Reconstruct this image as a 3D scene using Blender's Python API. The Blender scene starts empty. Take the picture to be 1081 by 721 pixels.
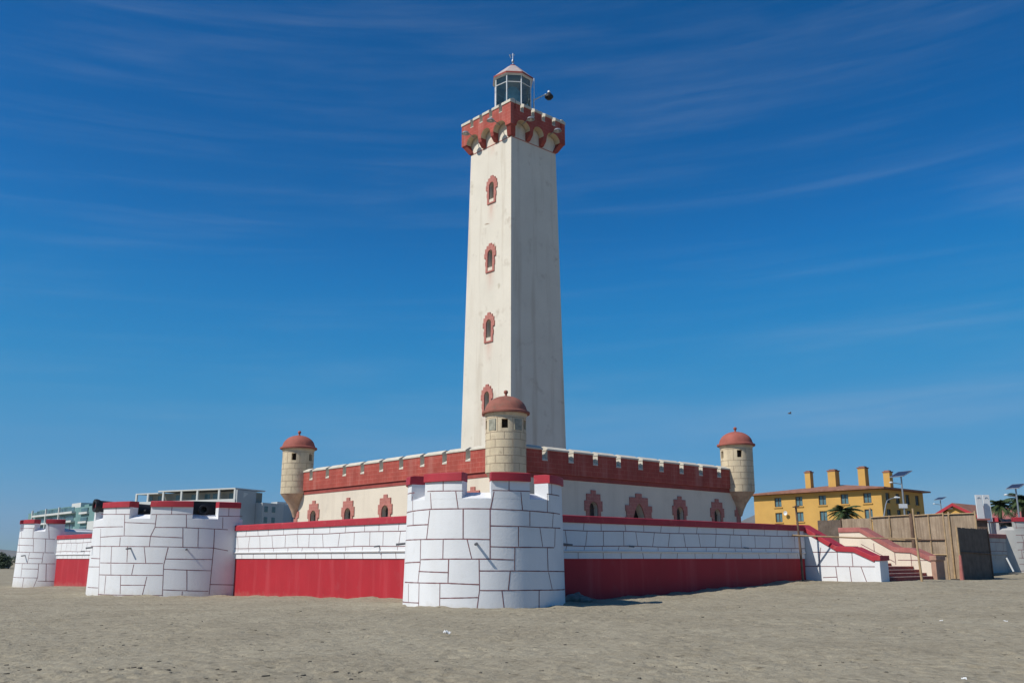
import bpy, bmesh, math, random
from mathutils import Vector, noise
random.seed(7)
R = math.radians
scene = bpy.context.scene
COL = scene.collection

# ------------------------------------------------------------------ camera frame (metres; x along the shaded front, y along the sunlit side)
CAM = Vector((-24.0, -27.98, 1.7))
HD = Vector((.673, .740, 0)).normalized()
RT = Vector((HD.y, -HD.x, 0))
FPX, PITCH = 974.0, math.atan(229 / 974.0)

def at(px, py, Y):
    a = (px - 540.5) / FPX
    b = -(py - 360.5) / FPX
    y = math.cos(PITCH) - b * math.sin(PITCH)
    z = math.sin(PITCH) + b * math.cos(PITCH)
    d = RT * a + HD * y + Vector((0, 0, z))
    return CAM + d * (Y / y)

# ------------------------------------------------------------------ mesh builder
class MB:
    def __init__(s):
        s.v, s.f, s.m = [], [], []
    def add(s, vs, fs, m=0):
        o = len(s.v)
        s.v += [tuple(p) for p in vs]
        s.f += [tuple(i + o for i in f) for f in fs]
        s.m += [m] * len(fs)
        return s
    def box(s, x0, x1, y0, y1, z0, z1, m=0):
        v = [(x, y, z) for z in (z0, z1) for y in (y0, y1) for x in (x0, x1)]
        return s.add(v, [(0, 2, 3, 1), (4, 5, 7, 6), (0, 1, 5, 4), (1, 3, 7, 5), (3, 2, 6, 7), (2, 0, 4, 6)], m)
    def prism(s, ring0, ring1, m=0, caps=True):
        n = len(ring0)
        fs = [(i, (i + 1) % n, n + (i + 1) % n, n + i) for i in range(n)]
        if caps:
            fs += [tuple(range(n))[::-1], tuple(range(n, 2 * n))]
        return s.add(list(ring0) + list(ring1), fs, m)
    def tube(s, pts, r, n=8, m=0):
        pts = [Vector(p) for p in pts]
        rs = r if isinstance(r, (list, tuple)) else [r] * len(pts)
        rings = []
        for i, p in enumerate(pts):
            d = (pts[min(i + 1, len(pts) - 1)] - pts[max(i - 1, 0)]).normalized()
            u = d.cross(Vector((0, 0, 1)))
            if u.length < 1e-3:
                u = d.cross(Vector((0, 1, 0)))
            u.normalize()
            w = d.cross(u)
            rings.append([p + (u * math.cos(6.28319 * k / n) + w * math.sin(6.28319 * k / n)) * rs[i] for k in range(n)])
        vs = [q for ring in rings for q in ring]
        fs = []
        for i in range(len(pts) - 1):
            for k in range(n):
                fs.append((i * n + k, i * n + (k + 1) % n, (i + 1) * n + (k + 1) % n, (i + 1) * n + k))
        fs += [tuple(range(n))[::-1], tuple(range((len(pts) - 1) * n, len(pts) * n))]
        return s.add(vs, fs, m)
    def lathe(s, prof, c, n=32, m=0, phase=0.0):
        vs, fs = [], []
        for r, z in prof:
            for k in range(n):
                a = 6.283185 * k / n + phase
                vs.append((c[0] + r * math.cos(a), c[1] + r * math.sin(a), c[2] + z))
        for i in range(len(prof) - 1):
            for k in range(n):
                fs.append((i * n + k, i * n + (k + 1) % n, (i + 1) * n + (k + 1) % n, (i + 1) * n + k))
        fs += [tuple(range(n))[::-1], tuple(range((len(prof) - 1) * n, len(prof) * n))]
        return s.add(vs, fs, m)
    def arc(s, prof, c, a0, a1, n=24, m=0):
        """profile [(r, z)] (closed loop) swept between two angles"""
        vs, fs, k = [], [], len(prof)
        for i in range(n + 1):
            a = a0 + (a1 - a0) * i / n
            for r, z in prof:
                vs.append((c[0] + r * math.cos(a), c[1] + r * math.sin(a), c[2] + z))
        for i in range(n):
            for j in range(k):
                fs.append((i * k + j, i * k + (j + 1) % k, (i + 1) * k + (j + 1) % k, (i + 1) * k + j))
        fs += [tuple(range(k))[::-1], tuple(range(n * k, (n + 1) * k))]
        return s.add(vs, fs, m)
    def build(s, name, mats, parent=None, origin=None, smooth=35, bevel=0, recalc=True):
        me = bpy.data.meshes.new(name)
        o0 = Vector(origin) if origin is not None else Vector((0, 0, 0))
        me.from_pydata([tuple(Vector(p) - o0) for p in s.v], [], s.f)
        if not isinstance(mats, (list, tuple)):
            mats = [mats]
        for m in mats:
            me.materials.append(m)
        me.polygons.foreach_set('material_index', s.m)
        if recalc:
            b = bmesh.new()
            b.from_mesh(me)
            bmesh.ops.recalc_face_normals(b, faces=b.faces)
            b.to_mesh(me)
            b.free()
        if smooth:
            me.shade_smooth()
            me.set_sharp_from_angle(angle=R(smooth))
        me.update()
        o = bpy.data.objects.new(name, me)
        COL.objects.link(o)
        if parent is not None:
            o.parent = parent
        if bevel:
            md = o.modifiers.new('bevel', 'BEVEL')
            md.width = bevel
            md.segments = 2
            md.limit_method = 'ANGLE'
            md.angle_limit = R(40)
        return o

def tag(o, label=None, cat=None, group=None, kind=None):
    if label: o['label'] = label
    if cat: o['category'] = cat
    if group: o['group'] = group
    if kind: o['kind'] = kind
    return o

def thing(name, loc, label, cat, group=None):
    o = bpy.data.objects.new(name, None)
    o.empty_display_size = .3
    COL.objects.link(o)
    o.location = loc
    return tag(o, label, cat, group)

def cut(o, cutter):
    """boolean difference applied straight away; the cutter is deleted"""
    md = o.modifiers.new('cut', 'BOOLEAN')
    md.operation = 'DIFFERENCE'
    md.solver = 'EXACT'
    md.object = cutter
    bpy.context.view_layer.update()
    dg = bpy.context.evaluated_depsgraph_get()
    me = bpy.data.meshes.new_from_object(o.evaluated_get(dg))
    o.modifiers.clear()
    old = o.data
    me.name = old.name
    o.data = me
    bpy.data.meshes.remove(old)
    cm = cutter.data
    bpy.data.objects.remove(cutter)
    bpy.data.meshes.remove(cm)

# ------------------------------------------------------------------ materials
def nd(nt, t, **kw):
    n = nt.nodes.new(t)
    for k, v in kw.items():
        if k in n.inputs:
            n.inputs[k].default_value = v
        else:
            setattr(n, k, v)
    return n

def rgba(c):
    return (c[0], c[1], c[2], 1)

def M(name, col, rough=.85, var=.12, vscale=1.2, bump=.25, bscale=45, dist=.01, spots=None, streak=None, splash=None, sr=(.52, .75), metal=0.0, spec=.3, bricks=None, fine=0.0):
    col = tuple(c * .885 for c in col)
    m = bpy.data.materials.new(name)
    m.use_nodes = True
    nt = m.node_tree
    L = nt.links.new
    b = nt.nodes['Principled BSDF']
    b.inputs['Roughness'].default_value = rough
    b.inputs['Metallic'].default_value = metal
    b.inputs['Specular IOR Level'].default_value = spec
    geo = nd(nt, 'ShaderNodeNewGeometry')
    pos = geo.outputs['Position']
    def noi(scale, detail=4, vec=None, rough=.55):
        n = nd(nt, 'ShaderNodeTexNoise', Scale=scale, Detail=detail, Roughness=rough)
        L(vec if vec is not None else pos, n.inputs['Vector'])
        return n.outputs['Fac']
    def rng(src, a, b_, c, d):
        n = nd(nt, 'ShaderNodeMapRange')
        n.inputs['From Min'].default_value = a; n.inputs['From Max'].default_value = b_
        n.inputs['To Min'].default_value = c; n.inputs['To Max'].default_value = d
        L(src, n.inputs['Value'])
        return n.outputs['Result']
    def mix(fac, a, b_, mode='MIX'):
        n = nd(nt, 'ShaderNodeMix', data_type='RGBA', blend_type=mode)
        for s_, v in ((n.inputs['Factor'], fac), (n.inputs['A'], a), (n.inputs['B'], b_)):
            pass
        if isinstance(fac, (int, float)): n.inputs[0].default_value = fac
        else: L(fac, n.inputs[0])
        if isinstance(a, tuple): n.inputs[6].default_value = rgba(a)
        else: L(a, n.inputs[6])
        if isinstance(b_, tuple): n.inputs[7].default_value = rgba(b_)
        else: L(b_, n.inputs[7])
        return n.outputs[2]
    lo = tuple(max(0, c * (1 - var)) for c in col)
    hi = tuple(min(1, c * (1 + var)) for c in col)
    c = mix(rng(noi(vscale, 6), .3, .7, 0, 1), lo, hi)
    if fine:
        c = mix(rng(noi(28, 3), .42, .62, 0, fine), c, tuple(x * .72 for x in col))
    if bricks:
        bw, bh, bcol, bf = bricks
        sp = nd(nt, 'ShaderNodeSeparateXYZ'); L(pos, sp.inputs[0])
        ad = nd(nt, 'ShaderNodeMath', operation='ADD'); L(sp.outputs[0], ad.inputs[0]); L(sp.outputs[1], ad.inputs[1])
        cb = nd(nt, 'ShaderNodeCombineXYZ'); L(ad.outputs[0], cb.inputs[0]); L(sp.outputs[2], cb.inputs[1])
        br = nd(nt, 'ShaderNodeTexBrick'); L(cb.outputs[0], br.inputs['Vector'])
        br.inputs['Scale'].default_value = 1
        br.inputs['Brick Width'].default_value = bw
        br.inputs['Row Height'].default_value = bh
        br.inputs['Mortar Size'].default_value = .014
        br.inputs['Mortar Smooth'].default_value = .3
        k = nd(nt, 'ShaderNodeMath', operation='MULTIPLY'); L(br.outputs['Fac'], k.inputs[0])
        L(rng(noi(1.1, 3), .35, .65, bf * .3, bf), k.inputs[1])
        c = mix(k.outputs[0], c, bcol)
    if streak:
        scol, amt, sc = streak
        mp = nd(nt, 'ShaderNodeMapping'); L(pos, mp.inputs['Vector'])
        mp.inputs['Scale'].default_value = (1, 1, .07)
        c = mix(rng(noi(sc, 5, mp.outputs[0], .6), sr[0], sr[1], 0, amt), c, scol)
    if spots:
        scol, amt, sc = spots
        c = mix(rng(noi(sc, 7, None, .65), .58, .72, 0, amt), c, scol)
    if splash:
        scol, z0, z1 = splash
        sp2 = nd(nt, 'ShaderNodeSeparateXYZ'); L(pos, sp2.inputs[0])
        k = nd(nt, 'ShaderNodeMath', operation='MULTIPLY_ADD'); L(noi(3.5, 5), k.inputs[0]); k.inputs[1].default_value = .9; L(sp2.outputs[2], k.inputs[2])
        c = mix(rng(k.outputs[0], z0 + .45, z1 + .45, .6, 0), c, scol)
    L(c, b.inputs['Base Color'])
    if bump:
        bp = nd(nt, 'ShaderNodeBump', Strength=bump, Distance=dist)
        L(noi(bscale, 5), bp.inputs['Height'])
        L(bp.outputs[0], b.inputs['Normal'])
    return m

MT = {}
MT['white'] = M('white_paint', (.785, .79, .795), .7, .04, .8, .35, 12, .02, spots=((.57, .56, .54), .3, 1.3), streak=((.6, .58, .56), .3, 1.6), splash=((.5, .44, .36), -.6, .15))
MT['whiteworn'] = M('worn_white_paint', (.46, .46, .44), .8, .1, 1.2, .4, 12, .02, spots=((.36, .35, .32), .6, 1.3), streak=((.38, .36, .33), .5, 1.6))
MT['line'] = M('joint_paint', (.22, .10, .105), .8, .3, 6, 0)
MT['red'] = M('crimson_paint', (.43, .021, .032), .65, .07, .7, .3, 14, .015, streak=((.49, .075, .085), .6, 1.4), spots=((.36, .045, .055), .6, 1.1), splash=((.42, .20, .16), -.75, .0))
MT['redcap'] = M('crimson_coping_paint', (.43, .035, .05), .6, .12, 1.4, .3, 20, .01, spots=((.5, .14, .12), .5, 2.5))
MT['cream'] = M('cream_render', (.77, .68, .545), .85, .05, .6, .4, 14, .02, streak=((.50, .42, .33), .45, 1.1), spots=((.50, .44, .36), .4, .9), fine=.15)
MT['towercream'] = M('tower_render', (.775, .715, .60), .85, .05, .5, .45, 9, .02, streak=((.40, .32, .23), .75, .9), spots=((.42, .35, .27), .65, .8), fine=.35)
MT['terracotta'] = M('terracotta_paint', (.40, .078, .056), .85, .18, 1.1, .35, 25, .012, bricks=(.55, .27, (.50, .22, .17), .55), streak=((.52, .26, .21), .45, 1.3), fine=.3)
MT['darkred'] = M('dark_red_trim', (.34, .075, .06), .8, .2, 2, .3, 30, .01, fine=.3)
MT['trim'] = M('red_window_trim', (.48, .18, .145), .85, .15, 2.5, .3, 30, .01, bricks=(.34, .23, (.52, .3, .24), .7), fine=.3)
MT['coping'] = M('cream_coping', (.63, .58, .48), .85, .1, 2, .3, 30, .01, spots=((.36, .32, .27), .6, 2.2))
MT['stone'] = M('turret_stone', (.70, .585, .40), .9, .12, 1.5, .5, 18, .02, spots=((.36, .29, .2), .7, 2.0), streak=((.38, .30, .22), .6, 2.2), fine=.35)
MT['joint'] = M('turret_joint', (.36, .27, .19), .9, .2, 6, 0)
MT['dome'] = M('turret_dome_paint', (.38, .115, .085), .8, .2, 1.7, .3, 22, .012, spots=((.19, .10, .075), .75, 1.9), fine=.3)
MT['corbel'] = M('turret_corbel_render', (.55, .38, .26), .9, .2, 2.4, .4, 22, .015, spots=((.42, .15, .10), .8, 1.8))
MT['void'] = M('dark_interior', (.02, .018, .016), .9, .2, 3, 0)  # near-black colour paints the unlit insides behind slits, tower panes and doorway
MT['dirtyglass'] = M('dirty_window_pane', (.05, .045, .045), .35, .4, 3, 0, spec=.5)
MT['oldwood'] = M('weathered_shutter', (.16, .10, .07), .8, .3, 4, .3, 30, .01)
MT['blackiron'] = M('black_iron', (.012, .012, .014), .6, .3, 4, .2, 40, .006, spec=.5)
MT['steel'] = M('galvanised_steel', (.42, .44, .46), .45, .12, 4, .1, 60, .003, metal=.7)
MT['pipe'] = M('drain_pipe_plastic', (.16, .16, .17), .6, .2, 8, 0)
MT['lanternwhite'] = M('lantern_paint', (.72, .74, .74), .5, .05, 4, .1, 40, .004)
MT['lanternroof'] = M('lantern_roof_paint', (.50, .41, .38), .6, .1, 2.5, .2, 30, .006, spots=((.45, .2, .17), .5, 2))
MT['step'] = M('red_step_paint', (.34, .075, .065), .8, .2, 3, .4, 30, .012, spots=((.42, .3, .24), .6, 3), fine=.3)
MT['stepnose'] = M('pale_step_edge', (.50, .33, .28), .85, .2, 4, .3, 30, .01)
MT['reddull'] = M('faded_red_coping', (.42, .15, .13), .85, .18, 2.2, .4, 26, .012, spots=((.5, .32, .27), .7, 2.4), fine=.3)
MT['brownpillar'] = M('worn_brown_render', (.42, .25, .18), .9, .25, 3, .4, 26, .012, spots=((.25, .14, .1), .6, 3))
MT['reed'] = M('reed_matting', (.43, .33, .235), .95, .2, 2.2, .5, 30, .02, streak=((.19, .135, .09), .75, 9), sr=(.40, .66), fine=.6, spots=((.25, .19, .13), .6, 1.6))
MT['reeddark'] = M('shaded_dark_reed', (.16, .125, .10), .95, .3, 2.2, .5, 30, .02, streak=((.06, .045, .03), .8, 22), fine=.5)  # darker reed copy with the gate's shade put in; also the fence's dark end
MT['bamboo'] = M('bamboo_pole', (.46, .32, .18), .7, .2, 5, .3, 30, .006, spots=((.2, .13, .07), .7, 6))
MT['yellow'] = M('yellow_house_paint', (.62, .365, .10), .85, .07, .7, .3, 20, .012, streak=((.55, .3, .08), .4, 1.0))
MT['roof'] = M('clay_roof_tile', (.30, .14, .095), .85, .25, 1.6, .6, 8, .05, spots=((.38, .22, .16), .6, 1.4))
MT['roofdark'] = M('dark_eave_board', (.10, .045, .04), .8, .2, 2, 0)
MT['glass'] = M('blue_window_glass', (.10, .19, .22), .15, .3, 1, 0, spec=.6)
MT['frame'] = M('window_frame_brown', (.12, .09, .07), .6, .2, 4, 0)
MT['aptwhite'] = M('apartment_white', (.62, .63, .60), .85, .06, .2, 0, streak=((.45, .45, .42), .3, .5))
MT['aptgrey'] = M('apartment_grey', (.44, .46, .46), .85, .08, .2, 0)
MT['aptteal'] = M('apartment_teal', (.16, .29, .28), .7, .15, .2, 0)
MT['aptglass'] = M('apartment_glass', (.07, .14, .15), .2, .3, .3, 0, spec=.6)
MT['aptbrown'] = M('apartment_recess', (.30, .27, .21), .85, .15, .3, 0)
MT['blocked'] = M('blocked_opening_render', (.34, .33, .26), .9, .25, 5, .3, 30, .01)
MT['patch'] = M('plaster_repair', (.60, .54, .43), .9, .15, 3, .3, 20, .01)
MT['domebrown'] = M('weathered_dome_paint', (.33, .125, .09), .85, .22, 1.9, .3, 22, .012, spots=((.17, .11, .08), .8, 1.7), fine=.35)
MT['lens'] = M('lantern_lens', (.42, .56, .56), .2, .1, 3, 0, spec=.6)
MT['panel'] = M('solar_cell', (.03, .035, .06), .25, .2, 3, 0, spec=.6)
MT['palmleaf'] = M('palm_leaf', (.055, .085, .03), .6, .35, 1.5, 0)
MT['palmtrunk'] = M('palm_trunk', (.16, .11, .07), .95, .25, 4, .6, 18, .03)
MT['leaf'] = M('hedge_leaf', (.045, .07, .03), .7, .4, .6, 0)
MT['bark'] = M('tree_bark', (.10, .075, .05), .95, .25, 4, .5, 14, .03)
MT['rock'] = M('grey_rock', (.22, .21, .19), .95, .3, 3, .7, 12, .04, spots=((.10, .11, .07), .7, 5))
MT['debris'] = M('dried_weed', (.12, .105, .08), .95, .4, 7, .4, 40, .01)
MT['paper'] = M('white_litter', (.78, .78, .76), .7, .08, 5, .3, 30, .01)
MT['plasticblue'] = M('blue_shed_paint', (.12, .25, .38), .7, .1, 1, 0)
MT['hill'] = M('dry_hillside', (.17, .14, .10), .95, .25, .004, 0)
MT['terrace'] = M('terrace_paving', (.34, .28, .22), .9, .15, 1, .4, 20, .01)

def window_stains(m, ymid, ztop, period):
    """pinkish run-off below the tower windows"""
    nt = m.node_tree; L = nt.links.new; b = nt.nodes['Principled BSDF']; src = b.inputs['Base Color'].links[0].from_socket
    sp = nd(nt, 'ShaderNodeSeparateXYZ'); L(nd(nt, 'ShaderNodeNewGeometry').outputs['Position'], sp.inputs[0])
    def mt(op, a, b_=0.0):
        n = nd(nt, 'ShaderNodeMath', operation=op)
        for i, v in enumerate((a, b_)):
            if isinstance(v, (int, float)): n.inputs[i].default_value = v
            else: L(v, n.inputs[i])
        return n.outputs[0]
    d = mt('DIVIDE', mt('SUBTRACT', sp.outputs[1], ymid), .34)
    across = mt('EXPONENT', mt('MULTIPLY', mt('MULTIPLY', d, d), -1))
    down = mt('MAXIMUM', mt('SUBTRACT', 1, mt('MULTIPLY', mt('FRACT', mt('DIVIDE', mt('SUBTRACT', ztop, sp.outputs[2]), period)), 3.2)), 0)
    mp = nd(nt, 'ShaderNodeMapping'); L(nd(nt, 'ShaderNodeNewGeometry').outputs['Position'], mp.inputs['Vector']); mp.inputs['Scale'].default_value = (1, 1, .12)
    n = nd(nt, 'ShaderNodeTexNoise', Scale=7, Detail=4); L(mp.outputs[0], n.inputs['Vector'])
    mx = nd(nt, 'ShaderNodeMix', data_type='RGBA'); L(mt('MULTIPLY', mt('MULTIPLY', across, down), mt('MULTIPLY', n.outputs['Fac'], 1.1)), mx.inputs[0])
    L(src, mx.inputs[6]); mx.inputs[7].default_value = (.56, .34, .26, 1); L(mx.outputs[2], b.inputs['Base Color'])
window_stains(MT['towercream'], 21.05, 27.5, 5.33)

def glassmat():
    m = bpy.data.materials.new('lantern_glass'); m.use_nodes = True
    nt = m.node_tree; nt.nodes.clear()
    o = nd(nt, 'ShaderNodeOutputMaterial'); mx = nd(nt, 'ShaderNodeMixShader')
    t = nd(nt, 'ShaderNodeBsdfTransparent'); t.inputs[0].default_value = (.80, .9, .9, 1)
    g = nd(nt, 'ShaderNodeBsdfGlossy'); g.inputs['Roughness'].default_value = .03
    fr = nd(nt, 'ShaderNodeFresnel', IOR=1.7)
    nt.links.new(fr.outputs[0], mx.inputs[0]); nt.links.new(t.outputs[0], mx.inputs[1]); nt.links.new(g.outputs[0], mx.inputs[2])
    nt.links.new(mx.outputs[0], o.inputs[0])
    return m
MT['clear'] = glassmat()

def sandmat():
    m = bpy.data.materials.new('beach_sand'); m.use_nodes = True
    nt = m.node_tree; L = nt.links.new
    b = nt.nodes['Principled BSDF']; b.inputs['Roughness'].default_value = .95; b.inputs['Specular IOR Level'].default_value = .15
    pos = nd(nt, 'ShaderNodeNewGeometry').outputs['Position']
    def noi(s, d, r=.6):
        n = nd(nt, 'ShaderNodeTexNoise', Scale=s, Detail=d, Roughness=r); L(pos, n.inputs['Vector']); return n.outputs['Fac']
    def ramp(src, a, ca, b_, cb):
        r = nd(nt, 'ShaderNodeValToRGB'); r.color_ramp.elements[0].position = a; r.color_ramp.elements[0].color = rgba(ca)
        r.color_ramp.elements[1].position = b_; r.color_ramp.elements[1].color = rgba(cb); L(src, r.inputs[0]); return r.outputs[0]
    base = ramp(noi(.22, 6), .3, (.312, .27, .192), .7, (.39, .345, .252))
    def mul(a, b_, f):
        n = nd(nt, 'ShaderNodeMix', data_type='RGBA', blend_type='MULTIPLY'); n.inputs[0].default_value = f; L(a, n.inputs[6]); L(b_, n.inputs[7]); return n.outputs[2]
    c = mul(base, ramp(noi(2.3, 8, .7), .36, (.66, .64, .61), .56, (1, 1, 1)), .6)
    c = mul(c, ramp(noi(11, 5, .7), .3, (.72, .70, .67), .55, (1, 1, 1)), .7)
    c = mul(c, ramp(noi(90, 2), .3, (.75, .75, .75), .65, (1.0, 1.0, 1.0)), .6)
    vo = nd(nt, 'ShaderNodeTexVoronoi', Scale=2.1); vo.inputs['Randomness'].default_value = 1; L(pos, vo.inputs['Vector'])
    c = mul(c, ramp(vo.outputs['Distance'], .05, (.42, .40, .37), .2, (1, 1, 1)), .8)  # dark spots: debris, plus footprint shadows put into the sand colour
    L(c, b.inputs['Base Color'])
    b1 = nd(nt, 'ShaderNodeBump', Strength=.8, Distance=.10); L(noi(4.5, 7, .6), b1.inputs['Height'])
    b2 = nd(nt, 'ShaderNodeBump', Strength=.5, Distance=.02); L(noi(38, 4, .7), b2.inputs['Height']); L(b1.outputs[0], b2.inputs['Normal'])
    L(b2.outputs[0], b.inputs['Normal'])
    return m
MT['sand'] = sandmat()

# ------------------------------------------------------------------ ground
GP = [(-24, -28, 0), (-14, -18, 0), (-2.3, -2.6, 0), (-5, -5, 0), (0, 5.4, .0), (0, 11.9, -.13), (0, 21, -.30), (-7, 19, -.25), (-7, 26, -.3), (0, 44.7, -.23), (0, 51.6, -.33),
      (-3, 52, -.7), (-12, 50, -.7), (-30, 40, -.7), (5.8, 0, -.03), (4, -2, -.03), (10.9, 0, .06), (15.3, 0, .26), (22.6, 0, .52), (24, -4, .54), (30, -4.1, .56), (34, -4, .43), (38.8, -4, .45),
      (15, -6, .12), (25, -12, .3), (52, -3, .7), (70, -10, .8), (140, -40, .7), (100, 60, .7), (-10, 110, -.7), (-60, 200, -.6), (60, 220, -.2), (-60, -40, -.2), (0, -60, 0), (20, 20, 0.2)]
def ground_z(x, y):
    s = w = 0
    for gx, gy, gz in GP:
        k = 1 / ((x - gx) ** 2 + (y - gy) ** 2 + 6) ** 1.6
        s += gz * k; w += k
    return s / w

def relief(x, y, r):
    """drifts, footprints and hollows of the sand"""
    if r >= 160: return 0
    z = 0
    wd = 9
    if y > 0 and x < .3: wd = min(wd, abs(x + .1))
    if 0 < x < 24 and y < .3: wd = min(wd, abs(y + .1))
    for bx, by, br_ in ((0, 0, 3.15), (0, 26.95, 5.6), (.9, 55.5, 3.0)):
        wd = min(wd, abs(math.hypot(x - bx, y - by) - br_))
    if wd < 4: z += math.exp(-wd / 1.0) * (.03 + .11 * noise.noise(Vector((x * .8, y * .8, 12))) + .07 * noise.noise(Vector((x * 2.2, y * 2.2, 15))))
    f = 1 if r < 70 else (160 - r) / 90
    z += f * .05 * noise.noise(Vector((x * .35, y * .35, 1)))
    z += f * .035 * noise.noise(Vector((x * 1.1, y * 1.1, 4)))
    if r < 75:
        q = noise.noise(Vector((x * .4, y * .4, 9)))
        d2 = noise.voronoi(Vector((x * 3.1, y * 3.1, 5.3)))[0][0]
        z -= .05 * max(.2, min(1, q + .6)) * math.exp(-(d2 / .26) ** 2)
        d = noise.voronoi(Vector((x * 1.55, y * 1.55, .3)))[0][0]
        if q > -.25:
            z -= .10 * min(1, q + .4) * math.exp(-(d / .19) ** 2)
            z += .025 * min(1, q + .4) * math.exp(-((d - .36) / .14) ** 2)
        z += .012 * noise.noise(Vector((x * 4.5, y * 4.5, 2)))
    return z
def surface_z(x, y):
    return ground_z(x, y) + relief(x, y, math.hypot(x - CAM.x, y - CAM.y))

def build_ground():
    ha = math.atan2(HD.y, HD.x)
    angs = []
    a = -math.pi
    while a < math.pi - 1e-6:
        angs.append(a)
        a += .0042 if abs(a) < R(38) else (.02 if abs(a) < R(60) else .1)
    rads = [2.5, 5, 7.5]
    r = 9.5
    while r < 75:
        rads.append(r); r *= 1.0058
    while r < 12000:
        rads.append(r); r *= 1.07
    vs, fs = [(CAM.x, CAM.y, 0)], []
    n = len(angs)
    for r in rads:
        for a in angs:
            x, y = CAM.x + r * math.cos(ha + a), CAM.y + r * math.sin(ha + a)
            z = ground_z(x, y)
            z += relief(x, y, r)
            vs.append((x, y, z))
    for k in range(n):
        fs.append((0, 1 + k, 1 + (k + 1) % n))
    for i in range(len(rads) - 1):
        o0, o1 = 1 + i * n, 1 + (i + 1) * n
        for k in range(n):
            k2 = (k + 1) % n
            fs.append((o0 + k, o1 + k, o1 + k2, o0 + k2))
    mb = MB(); mb.v, mb.f, mb.m = vs, fs, [0] * len(fs)
    o = mb.build('ground', MT['sand'], smooth=0, recalc=False)
    o.data.shade_smooth()
    tag(o, kind='structure')
build_ground()

def ridge(name, pts, depth, seed):
    """a mountain range: heights along a line, falling away on both sides"""
    vs, fs = [], []
    n = 90; rows = 9
    for i in range(n + 1):
        t = i / n * (len(pts) - 1)
        k = min(int(t), len(pts) - 2); u = t - k
        p = Vector(pts[k]).lerp(Vector(pts[k + 1]), u)
        for j in range(rows):
            s = (j - rows // 2) / (rows // 2)
            d = (Vector((p.x, p.y, 0)) - Vector((CAM.x, CAM.y, 0))).normalized()
            q = Vector((p.x, p.y, 0)) + d * depth * s
            h = p.z * (1 - abs(s)) ** 1.1
            h *= 1 + .16 * noise.noise(Vector((q.x * .0016, q.y * .0016, seed))) + .07 * noise.noise(Vector((q.x * .006, q.y * .006, seed)))
            vs.append((q.x, q.y, h - 3))
    for i in range(n):
        for j in range(rows - 1):
            fs.append((i * rows + j, (i + 1) * rows + j, (i + 1) * rows + j + 1, i * rows + j + 1))
    mb = MB(); mb.v, mb.f, mb.m = vs, fs, [0] * len(fs)
    return tag(mb.build(name, MT['hill'], smooth=60), kind='structure')
def hp(px, py, Y):
    return tuple(at(px, py, Y))
ridge('hill', [hp(770, 556, 6000), hp(785, 547.5, 6000), hp(800, 541, 6000), hp(815, 536, 6000), hp(850, 528, 6000), hp(890, 532, 6000), hp(930, 545, 6000), hp(960, 566, 6000), hp(1010, 584, 6000)], 1500, 3)
ridge('hill', [hp(-160, 578, 6500), hp(-60, 574, 6500), hp(-10, 579, 6500), hp(25, 582, 6500), hp(80, 585, 6500), hp(160, 587, 6500), hp(230, 588, 6500)], 1300, 8)
LINES_C = [[[-44.8,4.13],[-15.3,4.1]],[[-85.2,4.15],[-61.0,4.13]],[[5.2,4.11],[33.5,4.11]],[[50.0,4.06],[70.5,4.05]],[[-85.2,3.42],[-41.8,3.47],[-15.9,3.46],[3.6,3.45],[27.4,3.41],[48.0,3.38],[70.8,3.36]],[[-75.9,2.92],[-42.9,2.92]],[[3.6,2.85],[23.6,2.84],[41.5,2.82],[70.8,2.83]],[[-78.5,2.39],[-43.0,2.39],[-14.7,2.39],[3.7,2.37]],[[3.7,2.12],[20.8,2.1],[57.3,2.1]],[[-79.1,1.54],[-49.6,1.58]],[[-49.0,1.67],[-24.6,1.69],[-8.9,1.69],[3.7,1.69],[19.9,1.66]],[[-51.1,1.25],[-24.9,1.22]],[[-3.3,1.28],[16.5,1.28],[85.2,1.22]],[[-74.8,0.84],[-25.0,0.85],[-3.2,0.81]],[[-2.7,0.61],[33.1,0.6],[80.0,0.56]],[[-30.5,0.33],[-4.2,0.37]],[[-85.2,0.11],[-49.2,0.14]],[[-30.6,4.53],[-30.3,4.11]],[[16.9,4.51],[16.8,4.1]],[[56.6,4.48],[56.1,4.05]],[[-41.7,4.07],[-40.2,3.47]],[[-20.5,4.08],[-18.5,3.46]],[[6.3,4.07],[3.9,3.45]],[[25.7,4.07],[26.8,3.43]],[[50.5,4.05],[50.0,3.38]],[[-64.7,4.01],[-63.4,3.47]],[[-41.7,3.43],[-43.8,2.41]],[[-14.9,3.44],[-14.6,2.39]],[[3.6,3.45],[3.7,1.69]],[[-62.4,3.4],[-61.5,2.94]],[[32.8,3.4],[32.6,2.86]],[[57.8,3.38],[55.8,2.83]],[[23.6,2.84],[23.4,2.13]],[[41.5,2.82],[43.9,2.13]],[[60.0,2.81],[58.4,2.12]],[[-50.1,2.37],[-49.7,1.6]],[[-29.2,2.38],[-29.1,1.7]],[[-11.8,2.37],[-8.5,1.7]],[[20.8,2.1],[20.3,1.3]],[[48.9,2.1],[49.0,1.27]],[[-49.6,1.58],[-51.4,0.85]],[[-24.6,1.69],[-24.7,0.85]],[[-3.6,1.66],[-3.1,0.63],[-4.6,-0.01]],[[17.3,1.26],[15.9,0.61]],[[49.5,1.22],[53.2,0.61]],[[-65.3,0.79],[-63.7,0.11]],[[-50.0,0.82],[-49.5,-0.02]],[[-30.8,0.84],[-30.4,-0.11]],[[11.6,0.6],[13.1,-0.06]],[[39.6,0.59],[39.2,-0.05]]]
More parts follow.
